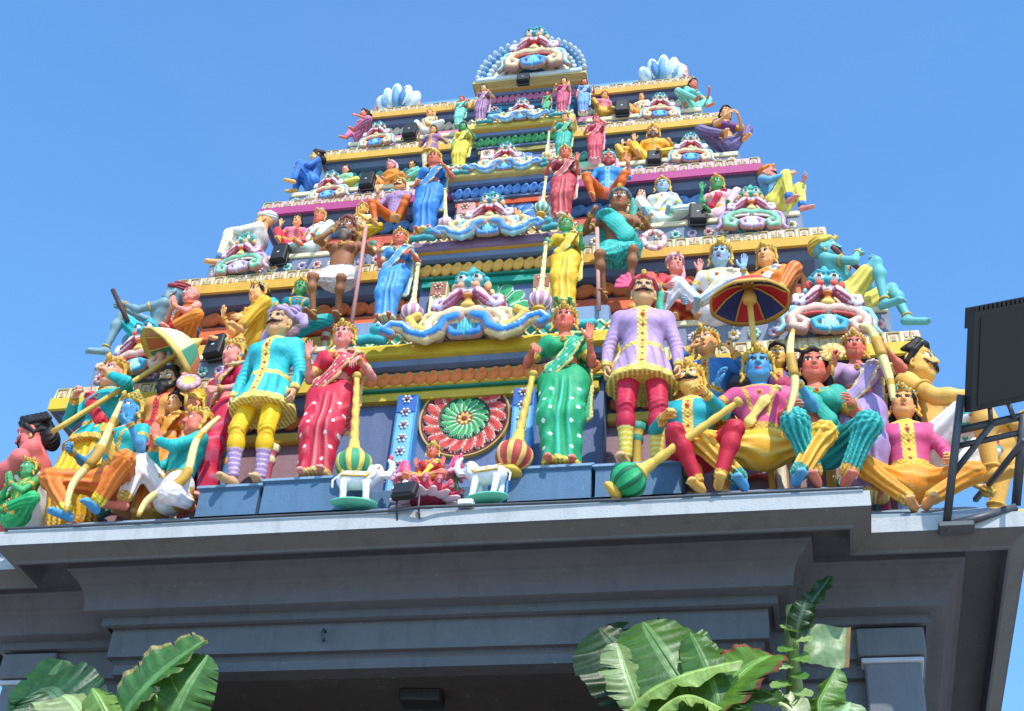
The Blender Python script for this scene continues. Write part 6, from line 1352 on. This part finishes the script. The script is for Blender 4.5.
# ---------------------------------------------------------------- banana plants tied to the gateway
def leaf(parent, pts, width, up, c, seed, fold=.25, tear=.6, edge=None, nu=88, nv=7, wave=.02, curl=0.):
    """one banana leaf blade along a midrib, torn between the side veins; up = side the upper face looks to"""
    rnd = random.Random(seed); fold = fold if seed % 3 == 0 or width < .1 else -abs(fold) * 1.1; width = width * (1.15 if width > .2 else 1); mid = smooth_pts(pts, max(4, nu // (len(pts) - 1))); n = len(mid); up = Vector(up).normalized()
    base = col(c); q = MB(); rows = []; cols_ = {}
    gap = [0.0] * n
    for i in range(3, n - 3):
        if rnd.random() < tear * .12: gap[i] = rnd.uniform(.25, .75)
    gap2 = [0.0] * n
    for i in range(3, n - 3):
        if rnd.random() < tear * .12: gap2[i] = rnd.uniform(.3, .85)
    gl = [gap, gap2]; dr = [[0.0] * n, [0.0] * n]
    for k_ in (0, 1):
        cur = 0.0
        for i in range(n):
            if gl[k_][i]: cur = rnd.uniform(-.28, .12)
            dr[k_][i] = cur           # each torn strip hangs a little differently
    ph = rnd.uniform(0, 6)
    for i in range(n):
        t = i / (n - 1); d = (mid[min(i + 1, n - 1)] - mid[max(i - 1, 0)]).normalized(); sdv = d.cross(up).normalized(); nn = sdv.cross(d).normalized()
        wd = width * (max(0, math.sin(PI * min(1, t * .93 + .06))) ** .55) * (1 if t < .95 else .8)
        row = []
        for sd_ in (-1, 1):
            half = []
            for j in range(1, nv + 1):
                v = j / nv; g = gl[0 if sd_ < 0 else 1][i]; lim = 1 - g * (1 if v > 1 - g else 0) * .0
                vv = min(v, 1 - g) if g else v
                lift = fold * vv + dr[0 if sd_ < 0 else 1][i] * tear * vv * vv - curl * vv * vv + wave / width * math.sin(t * 24 + ph + sd_) * vv ** 2 + .03 * math.sin(t * 71 + sd_ * 2) * vv
                half.append(mid[i] + sdv * (sd_ * wd * vv) + nn * (wd * lift) - d * (wd * .22 * vv * vv) * (-1))
            row.append(half)
        rows.append(list(reversed(row[0])) + [mid[i]] + row[1])
    ec = col(edge) if edge is not None else None
    def cc(i, j):
        a = abs(j + .5 - nv) / nv; s_ = (.88 if (i + int(a * 3)) % 3 == 0 else 1.0) * (.9 + .2 * ((i // 3 * 7919) % 13) / 13)
        b_ = base * s_
        if a < .12: b_ = np.clip(base * 1.5 + .05, 0, 1)
        if ec is not None and (a > .84 or i > n - 5): b_ = ec * (.7 + .5 * ((i * 31 + j * 17) % 7) / 7)
        return b_
    q.grid(rows, cc, False, True)
    o = q.build('leaf', M_LEAF, parent)
    r = MB(); r.tube(mid, lambda t: .011 * (1 - .75 * t) * (width / .25), np.clip(base * 1.7 + .06, 0, 1), 6); r.build('midrib', M_LEAF, o)
    return o
def plant(label, foot, top, lean_pts, name='banana_plant'):
    t = thing(name, label, 'plant', foot, 0, 1); b = Vector(foot)
    P = smooth_pts([Vector(foot) - b] + [Vector(p) - b for p in lean_pts] + [Vector(top) - b], 8)
    q = MB(); q.tube(P, lambda k: .085 - .05 * k + .006 * math.sin(k * 40), '8a9a4a', 14, True, lambda i, j: '9aa85a' if (j // 2 + i // 5) % 3 else '6f7f3a'); q.build('trunk', M_LEAF, t)
    return t, b
g1, g2, g3, g4, g5 = '2e4d1a', '3d651f', '557f26', '8aa84e', '1f3a18'
pr_, b = plant('banana plant with broad torn leaves tied to the right of the doorway', (1.95, .42, 0), (1.80, .30, 5.2), [(1.96, .42, 2.5)])
L = lambda *ps: [Vector(p) - b for p in ps]
leaf(pr_, L((1.856, 0.300, 5.143), (1.643, 0.300, 5.439), (1.427, 0.340, 5.722), (1.271, 0.400, 5.926)), .30, (.2, -1, .25), g5, 1, .1, .6)
leaf(pr_, L((1.998, 0.180, 5.089), (1.866, 0.100, 5.342), (1.704, 0.140, 5.629), (1.572, 0.240, 5.876)), .30, (.1, -1, .35), g2, 2, .12, .5)
leaf(pr_, L((1.876, 0.100, 5.101), (2.060, 0.050, 5.282), (2.227, 0.100, 5.475), (2.370, 0.180, 5.595)), .24, (-.2, -.8, .6), g3, 3, .2, .3, '8a4a30')
leaf(pr_, L((1.512, 0.060, 5.191), (1.650, 0.000, 5.301), (1.892, -0.040, 5.391), (2.199, 0.000, 5.479)), .12, (.1, -.7, .8), g4, 4, .35, .3)
leaf(pr_, L((1.581, 0.080, 5.198), (1.542, 0.040, 5.322), (1.485, 0.040, 5.486), (1.433, 0.080, 5.655)), .15, (.4, -.8, .5), '7c9458', 5, .3, .7)
leaf(pr_, L((1.596, -0.020, 5.011), (1.748, -0.080, 5.167), (1.897, -0.100, 5.217), (2.078, -0.060, 5.150)), .13, (0, -.5, .9), g4, 7, .3, .3)
leaf(pr_, L((2.057, 0.020, 5.051), (2.035, 0.000, 5.291), (1.956, 0.060, 5.548), (1.878, 0.140, 5.745)), .14, (.1, -1, .3), g2, 8, .3, .5)
leaf(pr_, L((1.941, 0.020, 4.991), (2.149, -0.020, 5.142), (2.352, 0.000, 5.221), (2.464, 0.060, 5.215)), .15, (0, -.7, .7), g1, 9, .3, .4)
pr2, b = plant('slender plant with small paired leaflets climbing the right pier', (2.62, .50, 0), (2.50, .45, 6.06), [(2.56, .5, 3), (2.49, .46, 5.4)], 'climbing_plant')
leaf(pr2, L((2.533, 0.420, 5.915), (2.589, 0.400, 6.008), (2.671, 0.380, 6.108), (2.760, 0.380, 6.234)), .075, (-.4, -1, .2), g5, 21, .2, .3)
leaf(pr2, L((2.522, 0.420, 5.811), (2.534, 0.380, 5.894), (2.564, 0.360, 5.973), (2.593, 0.360, 6.057)), .08, (.3, -1, .2), g5, 22, .2, .2)
rnd = random.Random(5)
for i in range(9):
    y0 = 630 + i * 8.5; s_ = -1 if i % 2 else 1
    leaf(pr2, L(*[[(2.519, 0.400, 5.856), (2.515, 0.400, 5.794), (2.506, 0.390, 5.735), (2.491, 0.380, 5.669), (2.489, 0.370, 5.610), (2.480, 0.360, 5.546), (2.471, 0.350, 5.488), (2.468, 0.340, 5.425), (2.460, 0.330, 5.368)][i], [(2.436, 0.300, 5.836), (2.614, 0.320, 5.751), (2.416, 0.300, 5.673), (2.587, 0.300, 5.601), (2.399, 0.290, 5.554), (2.563, 0.280, 5.479), (2.358, 0.270, 5.421), (2.592, 0.260, 5.359), (2.331, 0.250, 5.322)][i]]), .05, (0, -.8, .6), ['6f9a44', '9ab46a', '4f8030'][i % 3], 30 + i, .3, 0., None, 14, 4, .004)
leaf(pr2, L((2.635, 0.200, 5.087), (2.624, 0.180, 5.265), (2.665, 0.200, 5.368), (2.745, 0.240, 5.528)), .12, (-.5, -.9, .3), g3, 40, .5, .2)
leaf(pr2, L((2.577, 0.100, 5.015), (2.684, 0.100, 5.098), (2.758, 0.140, 5.188), (2.810, 0.200, 5.289)), .17, (.1, -.7, .7), '7f9a6a', 41, .15, .3)
leaf(pr2, L((2.544, 0.160, 5.071), (2.489, 0.140, 5.206), (2.405, 0.160, 5.280), (2.323, 0.200, 5.351)), .10, (.1, -.7, .6), 'c0cc98', 42, .3, .5)
# a cut piece of leaf hanging flat against the pier
cl = thing('cut_leaf', 'squarish cut piece of pale banana leaf hanging beside the climbing plant', 'leaf', (2.710, 0.460, 5.790)); q = MB(); bb = Vector((2.710, 0.460, 5.790))
c0, c1, c2, c3 = [Vector(p) - bb for p in ((2.582, 0.440, 5.916), (2.861, 0.500, 5.937), (2.827, 0.460, 5.637), (2.543, 0.420, 5.646))]
rows = [[c0.lerp(c1, u / 10).lerp(c3.lerp(c2, u / 10), v / 8) + Vector((0, -.02 * math.sin(u * .6) - .012 * math.sin(v * 1.1 + u * .4), .004 * math.sin(u * 2.2) * (v == 8))) for u in range(11)] for v in range(9)]
q.grid(rows, lambda i, j: '8a6a3a' if j == 9 else ('7f9a68' if (i + j) % 3 else '76925e'), False, True); q.build('blade', M_LEAF, cl)
pl_, b = plant('banana plant with large leaves rising at the lower left corner', (-1.85, .45, 0), (-1.80, .30, 5.15), [(-1.86, .45, 2.5)])
L = lambda *ps: [Vector(p) - b for p in ps]
leaf(pl_, L((-1.842, 0.150, 5.075), (-1.718, 0.080, 5.314), (-1.534, 0.060, 5.545), (-1.328, 0.120, 5.783)), .22, (-.3, -.9, .35), '3f6f2c', 51, .3, .5, '9a8a4a')
leaf(pl_, L((-1.526, 0.120, 4.958), (-1.415, 0.050, 5.193), (-1.340, 0.040, 5.425), (-1.275, 0.100, 5.663)), .20, (.5, -.8, .25), '4a7a34', 52, .4, .5)
leaf(pl_, L((-1.805, 0.200, 5.062), (-1.838, 0.160, 5.318), (-1.751, 0.140, 5.518), (-1.612, 0.180, 5.764)), .15, (-.5, -.9, .1), '55863a', 53, .5, .2)
leaf(pl_, L((-1.960, 0.220, 5.005), (-2.209, 0.200, 5.309), (-2.418, 0.220, 5.500), (-2.642, 0.280, 5.460)), .26, (-.1, -.8, .6), '28502a', 54, .15, .3)
leaf(pl_, L((-1.891, 0.160, 4.979), (-2.042, 0.120, 5.249), (-2.242, 0.140, 5.423), (-2.348, 0.180, 5.324)), .24, (.1, -.6, .8), '8a9f66', 55, .1, .2)
leaf(pl_, L((-1.699, 0.060, 4.936), (-1.791, 0.020, 5.153), (-1.907, 0.000, 5.317), (-2.009, 0.040, 5.421)), .14, (.2, -.9, .3), '6f9440', 56, .6, .9)
leaf(pl_, L((-2.022, 0.300, 4.971), (-2.334, 0.320, 5.293), (-2.542, 0.360, 5.567), (-2.502, 0.400, 5.809)), .25, (.0, -1, .2), '27541f', 58, .1, .3)
# ---------------------------------------------------------------- floodlights, wiring
t = thing('floodlight', 'small black floodlight on two legs in front of the pink lotus', 'floodlight', (-0.022, -0.050, 6.766), R(-6))
q = MB(); q.box(-.085, .085, -.03, .03, -.075, .075, '202124', .012); q.v = [Matrix.Rotation(-.35, 4, 'X') @ Vector(v) for v in q.v]; q.build('housing', M_BLACK, t)
q = MB(); q.box(-.07, .07, -.037, -.028, -.058, .058, '30343a', .003); q.v = [Matrix.Rotation(-.35, 4, 'X') @ Vector(v) for v in q.v]; q.build('lens', M_GLASS, t)
q = MB(); q.box(-.02, .02, -.04, -.036, .048, .066, 'c8ccd0', .001); q.v = [Matrix.Rotation(-.35, 4, 'X') @ Vector(v) for v in q.v]; q.build('badge', M_PAINT, t)
for sx in (-.06, .1):
    q = MB(); q.tube([(sx, .02, -.02), (sx, .03, -.12), (sx + .01, .05, -.2)], .008, 'dgrey', 6); q.build('leg', M_STEEL, t)
q = MB(); q.tube(smooth_pts([(-2.98, -.012, ZL + .128), (-2.0, -.014, ZL + .122), (-1.0, -.012, ZL + .126), (-.2, -.016, ZL + .12), (.1, -.05, ZL + .115), (.32, -.03, ZL + .125), (1.2, -.013, ZL + .124), (2.2, -.014, ZL + .127), (3.0, -.012, ZL + .126)], 8), .011, 'dgrey', 6)
tag(q.build('cable', M_STEEL), 'dark grey cable running along the edge of the ledge', 'cable')
t = thing('junction_box', 'small pale grey junction box on the ledge right of the lotus', 'junction box', (.40, .0, ZL + .13)); q = MB(); q.box(-.055, .055, -.03, .05, 0, .055, 'b8bcc0', .008); q.build('casing', M_PAINT, t); q = MB(); q.box(-.05, .05, -.034, .0, .008, .046, 'ccd0d4', .004); q.build('lid', M_PAINT, t)
t = thing('floodlight', 'small black floodlight fixed under the doorway ceiling', 'floodlight', (-.10, 1.15, ZL - .70), R(4))
q = MB(); q.box(-.15, .15, -.09, .09, -.05, .04, '1c1d20', .012); q.build('housing', M_BLACK, t)
q = MB(); q.box(-.14, .02, -.096, -.088, -.034, .0, 'c4c8cc', .002); q.build('lens', M_GLASS, t)
q = MB(); q.tube([(-.05, 0, .04), (-.05, .02, .09), (.05, .02, .09), (.05, 0, .04)], .01, 'dgrey', 6); q.build('bracket', M_STEEL, t)
speaker('little black floodlight box below the top arch', (0.052, 1.800, 12.925), .13, .12, 0)
# big floodlight on a steel frame at the right edge
t = thing('floodlight', 'large black finned floodlight on a steel frame at the right corner of the ledge', 'floodlight', (3.500, 0.300, 6.512)); b = Vector((3.500, 0.300, 6.512))
A0, A1 = Vector((3.742, -0.420, 7.670)) - b, Vector((4.221, -0.300, 7.841)) - b
B0, B1 = Vector((3.670, -0.060, 7.145)) - b, Vector((4.147, 0.060, 7.316)) - b
A1 = A0 + (A1 - A0) * 1.6; B1 = B0 + (B1 - B0) * 1.6
nn = (A1 - A0).cross(B0 - A0).normalized(); nn = nn if nn.y < 0 else -nn
def panel(q, a, b_, c_, d_, n0, n1, cl):
    vs = [p + nn * k for k in (n0, n1) for p in (a, b_, c_, d_)]; q.add(vs, [[0, 1, 2, 3], [7, 6, 5, 4], [0, 4, 5, 1], [1, 5, 6, 2], [2, 6, 7, 3], [3, 7, 4, 0]], cl)
q = MB(); panel(q, A0, A1, B1, B0, 0, .09, '1a1b1d'); q.build('housing', M_BLACK, t)
q = MB(); e = .06; lp = lambda u, v: (A0.lerp(A1, u)).lerp(B0.lerp(B1, u), v)
panel(q, lp(.05, .06), lp(.95, .06), lp(.95, .94), lp(.05, .94), .088, .096, '26292e'); q.build('lens', M_GLASS, t)
q = MB()
for i in range(26):
    u = (i + .5) / 26; c0 = lp(u - .012, -.0); c1 = lp(u + .012, -.0); upv = (A0 - B0).normalized()
    vs = [p + nn * k + upv * h_ for k in (-.05, .085) for p in (c0, c1) for h_ in (-.1, .035)]
    q.add(vs, [[0, 1, 3, 2], [4, 6, 7, 5], [0, 4, 5, 1], [2, 3, 7, 6], [1, 5, 7, 3], [0, 2, 6, 4]], '2a2c30')
q.build('cooling_fins', M_BLACK, t)
def bar(pts, w=.028):
    q = MB(); q.tube([Vector(p) - b for p in pts], w, 'dgrey', 4); o = q.build('strut', M_STEEL, t)
bar([(3.660, -0.120, 7.238), (3.499, 0.300, 6.504)], .034); bar([(4.042, 0.000, 7.137), (3.962, 0.400, 6.713)], .034)
bar([(3.636, 0.000, 7.048), (4.278, 0.050, 7.210)], .026); bar([(3.617, 0.060, 6.966), (4.269, 0.100, 7.120)], .02); bar([(3.838, 0.000, 7.081), (3.555, 0.200, 6.815)], .022)
bar([(3.485, 0.280, 6.500), (3.953, 0.360, 6.666)], .032); bar([(4.015, -0.000, 6.945), (3.869, 0.500, 6.990), (3.766, 0.800, 7.011)], .022)
for pt in (((3.832, 0.000, 7.081), (3.830, -0.080, 7.151)), ((3.978, 0.000, 7.118), (3.949, -0.060, 7.204))): bar(pt, .018)
q = MB(); q.box(-.05, .17, -.06, .06, -.03, .01, 'dgrey', .006); q.build('foot', M_STEEL, t)
q = MB(); q.box(.24, .42, .05, .2, .0, .07, '2a2c30', .01); q.build('gear_box', M_BLACK, t)
